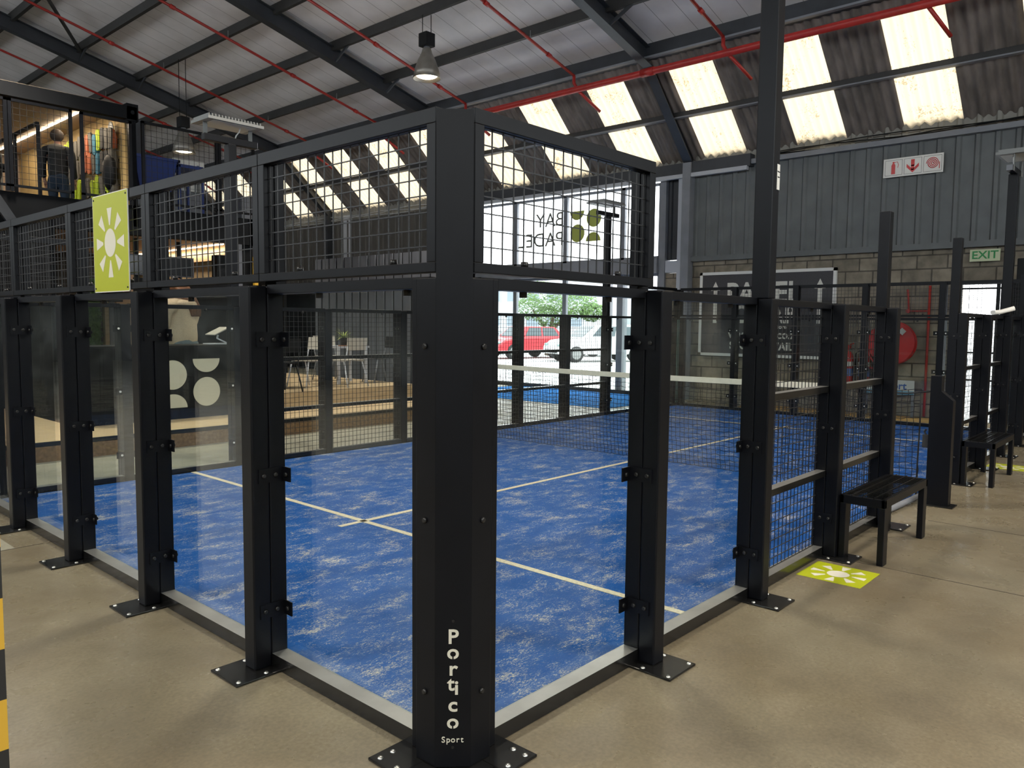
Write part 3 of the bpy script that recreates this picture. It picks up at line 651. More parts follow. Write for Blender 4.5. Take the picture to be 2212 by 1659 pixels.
def floor_sun(x0, x1, y0, y1, label):
    t = thing('floor_sticker', ((x0+x1)/2, (y0+y1)/2, 0), label, 'floor sticker', 'lime sun stickers on the floor')
    MB().box(x0, x1, y0, y1, .0002, .0012).build('vinyl_sheet', M['lime'], t)
    ic = MB(); cx, cy = (x0+x1)/2, (y0+y1)/2; sun_icon(ic, lambda a, b: (cx+a, cy+b, .0016), .84); ic.build('sun_symbol', M['sticker'], t)
floor_sun(2.52, 2.85, -.43, -.09, 'lime floor sticker with white sun, in front of the mesh panel near the nearer bench')
floor_sun(7.1, 7.45, -.46, -.12, 'lime floor sticker lying beyond the farther bench')

# net, net posts
def net_post(y0, rz, label):
    t = thing('net_post', (4.94, y0, 0), label, 'net post', 'net posts', rz)
    MB().prism([(-.13, .01), (.03, .01), (.03, 1.0), (-.045, 1.0), (-.045, .885), (-.13, .815)], 'x', -.04, .04).build('post_body', M['steel'], t, .004, False)
    MB().box(-.08, .08, -.17, .06, 0, .01).build('base_plate', M['steelg'], t, .002, False)
    mb = MB(); mb.box(-.02, .02, .03, .075, .44, .54); mb.tube([(0, .055, .54), (.01, .07, .56), (0, .055, .58)], .008, 6); mb.build('winch', M['rubber'], t, .004, False)
    return t
net_post(-.17, 0, 'black net post with slanted shoulder, between the two benches')
net_post(5.2, math.pi, 'black net post on the far side of the court')
t = thing('court_net', (5, 2.5, 0), 'black padel net with cream top tape stretched across the blue court', 'net')
def nz_(y): return .87 + .02*abs((y-2.5)/2.5)**2
cords = MB(); random.seed(3)
ys = [-.05+.046*i for i in range(111)]
def nx(y, k): return 5+.018*math.sin(y*2.1)*math.sin(k*.17)+ (.05*(1-k/19)**3)
def nzz(y, k): 
    top = nz_(y) - (.06*math.exp(-((y-.35)/.25)**2)); return .02+(top-.02)*k/19+.003*math.sin(y*40+k)*(k < 18)
for y in ys: cords.tube([(nx(y, k), y+.003*math.sin(k*2.3+y*9), nzz(y, k)) for k in range(20)], .0028, 3, caps=False)
for k in range(20): cords.tube([(nx(y, k), y, nzz(y, k)+.004*math.sin(y*70+k*3)) for y in ys], .0028, 3, caps=False)
cords.build('net_cords', M['net'], t)
tp = MB(); n = 24
tv = []
for i in range(n+1): y = .55+(4.95-.55)*i/n; z = nz_(y); tv += [(4.988, y, z-.042), (4.988, y, z+.008), (5.012, y, z+.008), (5.012, y, z-.042)]
tp.add(tv, [(4*i+a, 4*i+4+a, 4*i+4+(a+1) % 4, 4*i+(a+1) % 4) for i in range(n) for a in range(4)]); tp.build('top_tape', M['tape'], t)
MB().tube([(5, .58, .885), (5, .3, .845), (5, .05, .845), (5, -.04, .86), (4.97, -.13, .875)], .007, 6).build('headline_cord', M['net'], t)
MB().tube([(5.0, -.05, .86), (5.005, -.052, .6), (4.995, -.05, .3), (5, -.05, .03)], .006, 6).build('side_cord', M['net'], t)
MB().tube([(5.02, -.06, .03), (4.7, -.045, .03), (4.4, -.03, .028), (4.08, -.01, .03)], .022, 10).build('entrance_hose', M['grey'], None)
tag(bpy.data.objects['entrance_hose'], 'grey round edging tube lying at the court entrance beside the net post', 'tube')

# benches
def bench(x0, label):
    t = thing('bench', (x0, -.25, 0), label, 'bench', 'black steel benches'); x1 = x0+.88; ya, yb_ = -.40, -.15
    f = MB()
    for a in ((x0, x1, ya, ya+.022, .335, .385), (x0, x1, yb_-.022, yb_, .335, .385), (x0, x0+.03, ya, yb_, .335, .385), (x1-.03, x1, ya, yb_, .335, .385)): f.box(*a)
    f.build('seat_frame', M['steel'], t, .003)
    s = MB()
    for i in range(1, 4): y = ya+i*(yb_-ya)/4; s.bar((x0, y, .387), (x1, y, .387), .006, .006)
    for i in range(30): x = x0+.02+i*(.84/29); s.bar((x, ya, .384), (x, yb_, .384), .004, .004)
    s.build('seat_grid', M['steelg'], t)
    for x in (x0, x1-.075):
        for y in (ya, yb_-.035): MB().box(x, x+.075, y, y+.035, 0, .337).build('leg', M['steel'], t, .003)
bench(2.99, 'nearer black steel bench with grid seat, beside the lime floor sticker')
bench(5.98, 'farther black steel bench with grid seat, beyond the net post')

# ------------------------------------------------------------------ sprinkler pipes, cables
def pz(x): return 5.75+.25*(9.75-x)
pm = thing('sprinkler_main_pipe', (9.58, 9, 5.52), 'thick red sprinkler main pipe running along the roof kink', 'pipe')
pb = MB(); pb.tube([(9.58, -8, 5.53), (9.58, 26, 5.53)], .055, 12); 
pb.build('pipe_run', M['red'], pm)
for y in (5.45, 10.9, 16.3):
    MB().tube([(9.58, y-.12, 5.53), (9.58, y+.12, 5.53)], .068, 12).build('coupling', M['red'], pm)
for k, (y, L) in enumerate(((1.35, 'at the top right skylight'), (4.12, 'just left of the tall near mast'), (7.0, 'right of the front hanging lamp'), (9.75, 'behind the front hanging lamp'), (12.45, 'second left of the hanging lamp'), (15.2, 'third left of the hanging lamp'), (18.35, 'above the upstairs container'), (21.1, 'farthest left'))):
    t = thing('sprinkler_branch_pipe', (9.5, y, 5.7), 'thin red sprinkler pipe under the ceiling, '+L, 'pipe', 'red sprinkler branch pipes')
    x = 9.60; MB().tube([(-8.8, y, pz(-8.8)), (x, y, pz(x))], .026, 8).build('pipe_run', M['red'], t)
    MB().tube([(x, y, pz(x)+.01), (x, y, 5.66), (9.62, y-.03, 5.6), (9.60, y-.03, 5.54)], .03, 8).build('riser', M['red'], t)
    MB().tube([(9.62, y-.1, 5.5), (10.02, y-.28, 5.2)], .028, 8).build('drain_stub', M['red'], t)
    for xx in (4.85, 7.3, 8.85): MB().tube([(xx, y, pz(xx)), (xx+.09, y, pz(xx+.09))], .038, 8).build('coupling', M['red'], t)
    for xx in (2.3, 6.05, 8.5): MB().tube([(xx-.1, y, pz(xx-.1)-.03), (xx-.1, y, pz(xx-.1)+.15)], .008, 6).build('pipe_hanger', M['alu'], t)
mb = MB()
for k in range(3): mb.tube([(XW-.06-.01*k, yy, 4.27+.03*math.sin(yy*1.7+k*2)+.02*k) for yy in [i*.5-7 for i in range(23)]], .009, 5)
tag(mb.build('cable_bundle', M['black']), 'loose black cables sagging along the eaves above the fire sign', 'cable')
mb = MB()
for k in range(3): mb.tube([(XW-.06-.01*k, yy, 4.2+.05*math.sin(yy*1.7+k*2)+.02*k) for yy in [i*.5+12 for i in range(20)]], .009, 5)
tag(mb.build('cable_bundle', M['pgrey']), 'pale cables sagging along the eaves left of the glazed front', 'cable')

# ------------------------------------------------------------------ hanging high bay lamps
def high_bay(x, y, zb, label, zt=None, grp='hanging bell lamps', e=450):
    zt = zt or ceilz(x)-.16
    t = thing('high_bay_lamp', (x, y, zb), label, 'hanging lamp', grp)
    MB().lathe([(.06, .50), (.075, .48), (.09, .42), (.15, .30), (.20, .16), (.235, .0), (.229, .0), (.19, .16), (.14, .30), (.08, .42), (.03, .46)], (x, y, zb), 28).build('bell_shade', M['spun'], t)
    g = MB().box(x-.10, x+.10, y-.10, y+.10, zb+.52, zb+.74).build('gear_box', M['black'], t, .01)
    MB().cyl((x, y, zb+.44), (0, 0, 1), .05, .09, 12).build('neck', M['grey'], t)
    for s in (-1, 1): MB().tube([(x+s*.05, y-s*.05, zb+.74), (x+s*.05, y-s*.05, zt)], .007, 6).build('suspension_cord', M['black'], t)
    MB().ell((x, y, zb+.07), .19, .19, .06, 22).build('bulb', M['lampglow'], t)
    l = bpy.data.lights.new('lamp_light', 'SPOT'); l.energy = e; l.color = (1, .90, .76); l.spot_size = R(125); l.spot_blend = .6; l.shadow_soft_size = .3
    lo = bpy.data.objects.new('lamp_light', l); col.objects.link(lo); lo.parent = t; lo.location = (0, 0, -.02)
    return t
high_bay(7.3, 8.34, 5.46, 'lit bell lamp hanging on two cords above the nearest corner post')
high_bay(6.06, 14.6, 4.89, 'lit bell lamp hanging behind the upstairs mesh railing at left')
for x, y in ((2.4, -3.4), (-3.8, 3.2), (-3.8, -3.4), (2.4, 2.6), (7.3, -3.4), (-3.8, 9.5), (1.05, 9.0)):  # extra lamps out of view, added to raise the indoor light
    high_bay(x, y, 5.6, 'unseen lit bell lamp added to brighten the hall', grp='unseen bell lamps added for light', e=620)

# ------------------------------------------------------------------ signs on the far wall
UX, UZ = Vector((0, -1, 0)), Vector((0, 0, 1))
t = thing('sign_board', (11.26, 4.05, .87), 'large dark board with pale frame lettered PADEL, arrows and details', 'sign')
MB().box(11.25, 11.28, 2.88, 5.26, .87, 2.30).build('board', M['signk'], t)
fr = MB()
for a in ((2.85, 5.29, .83, .88), (2.85, 5.29, 2.28, 2.33), (2.85, 2.90, .83, 2.33), (5.24, 5.29, .83, 2.33)): fr.box(11.235, 11.285, *a)
fr.build('sign_frame', M['white'], t)
tx = MB()
add_text(tx, 'PADEL', .50, (11.247, 4.10, 1.93), UX, UZ, 0, .001, .012, .92)
add_text(tx, 'CLEAR', .42, (11.247, 4.05, 1.56), UX, UZ, 0, .001, .012, .95)
add_text(tx, 'store', .10, (11.247, 3.75, 1.36), UX, UZ, 0, .001, .003)
add_text(tx, 'www.clear.co.za', .20, (11.247, 4.06, 1.22), UX, UZ, 0, .001, .004, .98)
add_text(tx, 'STORE DETAILS', .18, (11.247, 4.06, 1.02), UX, UZ, 0, .001, .006, .98)
tx.build('lettering', M['text'], t)
ar = MB()
for y in (4.98, 3.11):
    ar.box(11.2455, 11.248, y-.035, y+.035, 1.42, 2.02)
    ar.add([(11.2455, y-.06, 2.04), (11.2455, y+.06, 2.04), (11.2455, y, 2.16)], [(0, 1, 2)]); ar.add([(11.2455, y-.09, 2.0), (11.2455, y+.09, 2.0), (11.2455, y+.07, 2.03), (11.2455, y-.07, 2.03)], [(0, 1, 2, 3)])
ar.build('arrow', M['text'], t)
rk = MB(); rk.bar((11.245, 4.24, 1.93), (11.245, 4.12, 2.14), .002, .07, up=UX); rk.build('racket_handle', M['pgrey'], t)
t = thing('fire_sign', (11.22, 1.79, 3.66), 'white three-part fire point sign with extinguisher, down arrow and hose symbols', 'sign')
MB().box(11.22, 11.235, 1.37, 2.20, 3.665, 3.945).build('sign_plate', M['white'], t)
ic = MB(); X_ = 11.219
for k in range(3):
    y1 = 2.175-k*.27; y0 = y1-.245
    for a in ((y0, y1, 3.69, 3.694), (y0, y1, 3.916, 3.92), (y0, y0+.004, 3.69, 3.92), (y1-.004, y1, 3.69, 3.92)): ic.box(X_-.0005, X_, *a, 1)
ic.box(X_-.001, X_, 2.03, 2.085, 3.71, 3.84, 0); ic.prism([(2.03, 3.84), (2.085, 3.84), (2.07, 3.87), (2.045, 3.87)], 'x', X_-.001, X_, 0); ic.box(X_-.001, X_, 2.045, 2.07, 3.87, 3.895, 0)
ic.tube([(X_, 2.045, 3.885), (X_, 2.0, 3.89), (X_, 1.985, 3.84), (X_, 1.995, 3.80)], .004, 5, 0)
ic.box(X_-.001, X_, 1.76, 1.81, 3.80, 3.90, 0); ic.prism([(1.70, 3.84), (1.785, 3.755), (1.87, 3.84), (1.87, 3.79), (1.785, 3.705), (1.70, 3.79)], 'x', X_-.001, X_, 0)
ic.box(X_-.001, X_, 1.765, 1.805, 3.74, 3.82, 0)
ic.tube([(X_, 1.51+.085*(1-i/60)*math.cos(i*.42), 3.81+.085*(1-i/60)*math.sin(i*.42)) for i in range(56)], .0055, 5, 0); ic.box(X_-.001, X_, 1.415, 1.425, 3.72, 3.82, 0)
ic.build('fire_symbols', [M['redg'], M['black']], t)
t = thing('exit_sign', (11.22, .77, 2.33), 'pale green-lettered EXIT sign above the far right doorway', 'sign')
MB().box(11.22, 11.235, .58, .96, 2.33, 2.50).build('sign_plate', M['exitb'], t)
tx = MB(); add_text(tx, 'EXIT', .155, (11.218, .77, 2.415), UX, UZ, 0, .0008, .003, 1.05); tx.build('lettering', M['green'], t)
# hose reel, extinguishers, wall pipe, banner
t = thing('hose_reel', (11.1, 1.92, 1.10), 'big red fire hose reel with white diamond sticker on the block wall', 'hose reel')
MB().tube([(11.02, 1.92, 1.13), (11.05, 1.92, 1.13)], .33, 44).build('front_disc', M['redg'], t)
MB().tube([(11.051, 1.92, 1.13), (11.16, 1.92, 1.13)], .25, 32).build('hose_coil', M['red'], t)
MB().tube([(11.161, 1.92, 1.13), (11.19, 1.92, 1.13)], .33, 44).build('rear_disc', M['redg'], t)
MB().box(11.0, 11.01, 1.72, 1.80, 1.27, 1.35).build('sticker', M['white2'], t).data.transform(Matrix.Translation((0, 1.76-1.92, 1.31-1.10)) @ Matrix.Rotation(R(42), 4, 'X') @ Matrix.Translation((0, -(1.76-1.92), -(1.31-1.10))))
MB().lathe([(.0, 0), (.06, 0), (.06, .04), (0, .04)], (10.97, 1.98, 1.18), 20, 0, 'x').build('hub', M['white2'], t)
MB().tube([(11.05, 1.92+.35*math.cos(a), 1.10+.35*math.sin(a)) for a in [R(40-i*8) for i in range(17)]]+[(11.05, 1.95, .74), (11.05, 2.2, .735)], .02, 8).build('hose', M['redg'], t)
MB().box(11.191, 11.299, 1.88, 1.96, 1.0, 1.25).build('wall_bracket', M['red'], t)
def extinguisher(y, z, label):
    t = thing('fire_extinguisher', (11.2, y, z), label, 'fire extinguisher', 'wall fire extinguishers')
    MB().lathe([(0, 0), (.075, .0), (.085, .02), (.085, .44), (.07, .50), (.03, .54), (.025, .58)], (11.18, y, z), 20).build('cylinder', M['redg'], t)
    MB().lathe([(.086, .30), (.086, .37)], (11.18, y, z), 20).build('paper_label', M['white2'], t)
    lb = MB().lathe([(.087, .14), (.087, .26)], (11.18, y, z), 20); lb.build('blue_label', M['blue2'], t)
    vb = MB(); vb.box(11.15, 11.21, y-.04, y+.04, z+.58, z+.62); vb.bar((11.13, y-.1, z+.66), (11.18, y+.02, z+.61), .02, .012); vb.build('valve_lever', M['redg'], t)
    MB().tube([(11.16, y+.03, z+.58), (11.13, y+.12, z+.5), (11.12, y+.11, z+.2), (11.12, y+.10, z+.05)], .012, 6).build('hose', M['black'], t)
    MB().box(11.26, 11.3, y-.03, y+.03, z+.25, z+.42).build('wall_bracket', M['black'], t)
extinguisher(2.60, .45, 'red fire extinguisher on the block wall, the left one beside the tall court post')
extinguisher(2.34, .45, 'red fire extinguisher on the block wall, the right one nearer the hose reel')
mb = MB(); mb.tube([(11.26, 1.47, 2.0), (11.26, 1.47, .02)], .018, 8); mb.tube([(11.26, 1.47, 1.62), (11.26, 1.75, 1.62), (11.26, 1.78, 1.95)], .015, 8); mb.tube([(11.26, 1.75, 1.62), (11.2, 1.75, 1.62)], .03, 10)
tag(mb.build('hose_supply_pipe', M['red']), 'thin red supply pipe running down the block wall beside the hose reel', 'pipe')
t = thing('sport_banner', (11.2, 1.95, .36), 'small white and blue banner reading sport leaning low on the block wall', 'banner')
MB().box(11.17, 11.19, 1.60, 2.35, .34, .56).build('banner_sheet', [M['white2']], t); MB().box(11.165, 11.169, 1.60, 2.35, .34, .40).build('blue_stripe', M['sportb'], t)
tx = MB(); add_text(tx, 'sport', .16, (11.166, 1.88, .47), UX, UZ, 0, .0008, .003); tx.build('lettering', M['blue2'], t)
for s in (1.62, 2.3): MB().box(11.19, 11.2, s-.02, s+.02, 0, .5).build('support_leg', M['grey'], t)
# window vinyl, mirrored because it is read from outside
t = thing('window_lettering', (11.325, 8.9, 3.4), 'dark outline lettering BAY PADEL on the upper glazing, mirrored from inside', 'window lettering')
for tx_, zc, wd in (('BAY', 3.59, .75), ('PADEL', 3.18, 1.25)):
    vs_, fs = text_mb(tx_, .40, .0008, .001); w0 = min(v.x for v in vs_); w1 = max(v.x for v in vs_); h0 = min(v.y for v in vs_); h1 = max(v.y for v in vs_)
    mb = MB(); mb.add([(11.325-v.z, 8.57+(v.x-w0)/(w1-w0)*wd, zc+(v.y-(h0+h1)/2)/(h1-h0)*.29) for v in vs_], fs); mb.build('word', M['grv'], t)
t = thing('window_logo', (11.325, 8, 3.4), 'olive green logo of two circles and two half circles on the upper glazing', 'window logo')
def disc(mb, cy, cz, ry, rz, a0=0, a1=360, x=11.324, th=.002, mi=0, ax='x'):
    pl = [(cy+ry*math.cos(R(a0+(a1-a0)*i/32)), cz+rz*math.sin(R(a0+(a1-a0)*i/32))) for i in range(33 if a1-a0 < 360 else 32)]
    if ax == 'x': mb.prism(pl, 'x', x, x+th, mi)
    else: mb.prism(pl, 'y', x, x+th, mi)
for a in ((7.77, 3.54, .185, .185, 0, 360), (8.185, 3.255, .185, .185, 0, 360), (8.2, 3.71, .185, .185, 180, 360), (7.78, 3.07, .185, .185, 0, 180)):
    mb = MB(); disc(mb, *a); mb.build('logo_shape', M['olive'], t)
# exit doorway: frame and barred gate, black screen to its right
t = thing('barred_gate', (11.25, .7, 0), 'black barred security gate standing open in the bright exit doorway', 'gate')
fr = MB()
for a in ((.36, .40, 0, 2.06), (1.04, 1.08, 0, 2.06), (.36, 1.08, 2.0, 2.06), (.56, .60, 0, 2.0)): fr.box(11.22, 11.28, *a)
fr.build('gate_frame', M['black'], t); br = MB()
for i in range(5): br.box(11.24, 11.26, .40+.035*i, .41+.035*i, .05, 2.0)
for z in (.6, 1.0, 1.93): br.box(11.24, 11.26, .36, 1.08, z, z+.025)
br.build('gate_bars', M['black'], t)
tag(MB().box(10.55, 10.6, -1.6, .26, 0, 2.3).build('screen_panel', M['black'], None, .01), 'matt black panel standing at the right picture edge by the exit', 'panel')
t = thing('stair_gate', (10.8, 0, 0), 'black mesh gate beside the exit doorway', 'gate')
wires(0, 1, .05, 2.0, 0).build('gate_mesh', M['wire'], t, world=False).data.transform(Matrix.Translation((0, .2, 0)) @ Matrix.Rotation(R(90), 4, 'Z'))
fr = MB(); 
for a in ((.18, .21, 0, 2.03), (1.2, 1.23, 0, 2.03), (.18, 1.23, 2.0, 2.03)): fr.box(10.785, 10.815, *a)
fr.build('gate_frame', M['black'], t)

# hazard striped column at the left picture edge
t = tag(MB().box(-1.42, -1.222, -.03, .17, 0, 3.0).build('striped_column', M['hazard']), 'yellow and black hazard-striped column at the left picture edge', 'column')

# ------------------------------------------------------------------ timber platform and bar
DK = .42
t = thing('timber_platform', (3, 8, 0), 'plywood platform with a low front step carrying the cafe tables', 'platform')
MB().box(-1.5, 6.25, 6.52, 7.42, 0, .19).build('front_step', M['ply'], t)
MB().box(-1.5, 6.25, 6.500, 6.519, 0, .150).build('osb_riser', M['osb'], t)
MB().box(-1.5, 6.27, 6.497, 6.519, .152, .193).build('nosing', M['black'], t)
MB().box(3.36, 6.25, 7.42, 14, 0, DK).build('deck', M['ply'], t)
MB().box(-1.5, 1.42, 7.42, 9.99, 0, .19).build('lower_deck', M['ply'], t)
MB().box(1.50, 3.36, 7.52, 13.99, 0, .19).build('staff_floor', M['black'], t)
t = thing('bar_counter', (2.4, 7.6, .19), 'black bar counter fronted by a pale logo of circles and half circles', 'counter')
MB().box(1.50, 3.34, 7.425, 7.50, .192, 1.045).build('counter_front', M['cont'], t)
MB().box(1.48, 3.36, 7.425, 8.0, 1.047, 1.07).build('counter_top', M['black'], t)
for a in ((2.892, .502, .17, .178, 0, 360), (2.892, .905, .17, .165, 180, 360), (2.475, .72, .17, .175, 0, 360), (2.475, .325, .17, .165, 0, 180)):
    mb = MB(); disc(mb, *a, x=7.419, th=.006, ax='y'); mb.build('logo_shape', M['sticker'], t)
struct(MB().box(1.42, 1.48, 8.1, 14, .19, 2.6), 'wall_bar_side', M['cont'])
struct(MB().box(1.48, 5.05, 14.001, 14.1, 0, 2.6), 'wall_bar_back', M['black'])
struct(MB().box(4.66, 4.72, 10.1, 14, .42, 2.6), 'wall_bar_stone', M['stone'])
struct(MB().box(4.60, 4.66, 10.1, 14, 2.36, 2.5), 'trim_90', M['ply'])
struct(MB().box(1.3, 5.0, 10.15, 14, 2.605, 2.62), 'ceiling_bar', M['beige'])
tag(MB().box(4.54, 4.553, 10.1, 13.9, 2.585, 2.6).build('led_strip', M['led']), 'warm linear light under the bar ceiling beside the stone wall', 'strip light')
l = bpy.data.lights.new('bar_light', 'AREA'); l.shape = 'RECTANGLE'; l.size = .05; l.size_y = 3.6; l.energy = 22; l.color = (1, .8, .6)
lo = bpy.data.objects.new('bar_light', l); col.objects.link(lo); lo.parent = bpy.data.objects['led_strip']; lo.location = (4.545, 12, 2.57)
# posters and things seen behind the bar
tag(MB().box(2.72, 2.99, 11.0, 11.06, .9, 2.0).build('hedge_backing', M['leaf']), 'panel of artificial green leaves behind the bar counter', 'plant wall')
hb = bpy.data.objects['hedge_backing']; hb.name = 'plant_wall'
lf = MB(); random.seed(5)
for i in range(420):
    c = Vector((random.uniform(2.70, 3.0), random.uniform(10.94, 11.0), random.uniform(.95, 2.0))); a = random.uniform(0, 6.28); q = Vector((math.cos(a), random.uniform(-.5, .5), math.sin(a)))*.022; w_ = Vector((-math.sin(a), .3, math.cos(a)))*.010
    lf.add([c-q, c+w_, c+q, c-w_], [(0, 1, 2, 3)])
lf.build('leaves', M['leaf'], hb, world=False)
tag(MB().box(3.02, 3.08, 10.9, 10.98, .19, 2.6).build('timber_post', M['ply']), 'pale timber post standing beside the leaf panel', 'post')
tag(MB().box(3.09, 3.17, 10.9, 10.98, .19, 2.6).build('steel_post', M['grey']), 'grey steel post beside the pale timber post', 'post')
tag(MB().box(3.20, 3.75, 11.45, 11.5, .19, 2.5).build('partition_board', M['beige']), 'beige partition board behind the bar carrying a framed picture', 'partition')
t = thing('picture_frame', (3.3, 11.44, 1.5), 'brown framed dark picture hanging on the beige partition', 'picture')
MB().box(3.22, 3.40, 11.43, 11.448, 1.36, 1.75).build('frame', M['osb'], t); MB().box(3.24, 3.37, 11.425, 11.43, 1.39, 1.72).build('picture', M['screen'], t)
def screen(x0, x1, y, z0, z1, label):
    t = thing('monitor', ((x0+x1)/2, y, z0), label, 'monitor', 'monitors at the bar')
    MB().box(x0, x1, y, y+.05, z0, z1).build('case', M['contg'], t, .005); MB().box(x0+.02, x1-.02, y-.003, y, z0+.02, z1-.02).build('screen', M['screen'], t)
    MB().box((x0+x1)/2-.03, (x0+x1)/2+.03, y+.05, y+.08, z0-.05, 2.6).build('hanger', M['black'], t)
screen(3.78, 4.20, 10.4, 2.05, 2.36, 'large grey monitor hanging over the bar')
screen(3.10, 3.55, 10.4, 2.05, 2.36, 'smaller monitor hanging over the bar, left of the large one')
t = thing('loudspeaker', (4.5, 10.2, 2.0), 'black loudspeaker hanging by the container corner post', 'speaker')
MB().box(4.44, 4.60, 10.1, 10.3, 2.02, 2.42).build('cabinet', M['black'], t, .01); MB().cyl((4.52, 10.1, 2.14), (0, -1, 0), .06, .006, 20).build('woofer', M['screen'], t)
struct(MB().box(3.12, 4.66, 10.02, 10.08, .42, 1.99), 'wall_bar_low', M['cont'])
# laptop on a stand
t = thing('laptop', (3.25, 7.75, 1.07), 'open laptop on a folding white stand on the bar counter', 'laptop')
MB().bar((3.11, 7.75, 1.19), (3.31, 7.75, 1.285), .25, .012).build('laptop_lid', M['chairw'], t)
st = MB(); st.bar((3.20, 7.72, 1.19), (3.19, 7.72, 1.145), .03, .012); st.bar((3.19, 7.72, 1.145), (3.33, 7.72, 1.08), .03, .012); st.bar((3.05, 7.72, 1.078), (3.36, 7.72, 1.078), .2, .012)
st.build('folding_stand', M['frame'], t)
t = thing('menu_holder', (3.36, 7.7, 1.07), 'small clear wire holder standing at the counter end', 'holder')
MB().tube([(3.36, 7.7, 1.07), (3.385, 7.7, 1.19), (3.405, 7.7, 1.19), (3.385, 7.7, 1.07)], .003, 5).build('wire_loop', M['alu'], t)

# ------------------------------------------------------------------ two storey container structure
struct(MB().box(-1.5, 5.05, 9.98, 10.12, 2.6, 3.02), 'wall_container_fascia', M['cont'])
struct(MB().box(-1.5, 5.05, 10.12, 15, 2.62, 2.72), 'floor_upstairs', M['black'])
struct(MB().box(4.93, 5.05, 9.98, 15, 2.6, 3.02), 'trim_91', M['cont'])
struct(MB().box(4.66, 4.80, 9.98, 10.1, .42, 2.6), 'trim_92', M['contg'])
struct(MB().box(5.02, 5.08, 9.98, 10.05, .42, 2.42), 'trim_93', M['yell'])
struct(MB().box(4.80, 5.02, 10.05, 10.1, .42, 2.6), 'wall_bar_end', M['cont'])
struct(MB().box(-1.5, 1.42, 10.0, 10.06, .19, 2.6), 'wall_lower_left', M['cont'])
struct(MB().bar((1.35, 9.9, 2.95), (1.75, 9.9, 2.3), .06, .12), 'trim_94', M['beam'])
# upstairs container shell, open to the front
struct(MB().box(-1.5, 3.20, 9.98, 10.12, 4.24, 4.42), 'trim_95', M['cont'])
struct(MB().box(3.06, 3.22, 9.98, 10.16, 4.22, 4.46).cyl((3.14, 9.979, 4.34), (0, -1, 0), .028, .004, 12), 'trim_96', M['cont'])
struct(MB().box(3.10, 3.18, 9.98, 10.08, 2.72, 4.22), 'trim_97', M['cont'])
struct(MB().box(3.08, 3.14, 10.12, 15, 2.72, 4.4), 'wall_shop_right', M['shop'])
struct(MB().box(-1.5, 3.1, 14.9, 15, 2.72, 4.4), 'wall_shop_back', M['beige'])
struct(MB().box(-1.5, 3.1, 10.12, 15, 4.40, 4.46), 'ceiling_shop', M['beige'])
tag(MB().box(2.678, 2.692, 10.2, 14.6, 4.37, 4.385).build('led_strip', M['led']), 'bright linear light under the shop container ceiling upstairs', 'strip light')
l = bpy.data.lights.new('shop_light', 'AREA'); l.shape = 'RECTANGLE'; l.size = .05; l.size_y = 4.; l.energy = 18; l.color = (1, .82, .6)
lo = bpy.data.objects.new('shop_light', l); col.objects.link(lo); lo.parent = bpy.data.objects['led_strip.001']; lo.location = (2.68, 12.3, 4.35)
# upstairs mesh screen
def uscreen(x0, x1, z1, label):
    t = thing('mesh_screen', ((x0+x1)/2, 9.96, 3.02), label, 'mesh screen', 'mesh screens along the upper floor')
    f = MB(); f.box(x0, x0+.04, 9.93, 9.97, 3.02, z1); f.box(x1-.04, x1, 9.93, 9.97, 3.02, z1); f.box(x0, x1, 9.93, 9.97, z1-.035, z1); f.box(x0, x1, 9.93, 9.97, 3.08, 3.11)
    f.build('screen_frame', M['steel'], t, 0); wires(x0+.04, x1-.04, 3.11, z1-.03, 9.95, .08, .003).build('screen_wires', M['wire'], t)
uscreen(-.6, 1.55, 4.2, 'upstairs mesh screen at the left picture edge')
uscreen(1.56, 2.32, 4.2, 'upstairs mesh screen in front of the man with the grey hood')
uscreen(2.42, 3.10, 4.2, 'upstairs mesh screen in front of the hanging shoes')
uscreen(3.24, 4.40, 4.24, 'upstairs mesh screen in front of the blue crate')
uscreen(4.41, 5.02, 4.22, 'upstairs mesh screen in front of the white cabinet, right end')
t = thing('stair_rail', (2.0, 11, 2.72), 'dark handrail with uprights inside the upstairs shop', 'handrail')
MB().bar((1.98, 10.2, 4.0), (1.98, 12.6, 4.0), .04, .04).build('top_bar', M['steel'], t)
for y in (10.2, 11.2, 12.4): MB().box(1.96, 2.0, y-.02, y+.02, 2.72, 3.98).build('upright', M['steel'], t)
# upstairs goods
t = thing('blue_crate', (3.75, 10.9, 2.72), 'big blue plastic crate behind the upstairs mesh screen', 'crate')
MB().add([(3.52, 10.7, 3.4), (4.0, 10.7, 3.4), (4.0, 11.2, 3.4), (3.52, 11.2, 3.4), (3.40, 10.6, 3.88), (4.06, 10.6, 3.88), (4.06, 11.3, 3.88), (3.40, 11.3, 3.88)], [(0, 3, 2, 1), (0, 1, 5, 4), (1, 2, 6, 5), (2, 3, 7, 6), (3, 0, 4, 7)]).build('tub', M['bluep'], t)
f = MB()
for a in ((3.38, 4.10, 10.58, 10.62), (3.38, 4.10, 11.28, 11.32), (3.38, 3.42, 10.58, 11.32), (4.06, 4.10, 10.58, 11.32)): f.box(*a, 3.86, 3.90)
f.build('rim', M['bluep'], t); MB().box(3.5, 4.0, 10.68, 11.2, 2.72, 3.399).build('stand', M['black'], t)
t = thing('blue_trolley', (4.2, 11, 2.72), 'blue steel trolley frame beside the blue crate', 'trolley')
f = MB()
for x in (4.12, 4.5):
    for y in (10.7, 11.2): f.box(x, x+.04, y, y+.04, 2.72, 3.86)
f.box(4.12, 4.54, 10.7, 11.24, 3.82, 3.87); f.build('frame_bars', M['bluep'], t)
t = thing('white_cabinet', (4.7, 11.2, 2.72), 'white louvred cabinet on the upper floor behind the light mast', 'cabinet')
MB().box(4.30, 4.86, 11.3, 11.6, 3.55, 4.08).build('housing', M['white'], t, .01)
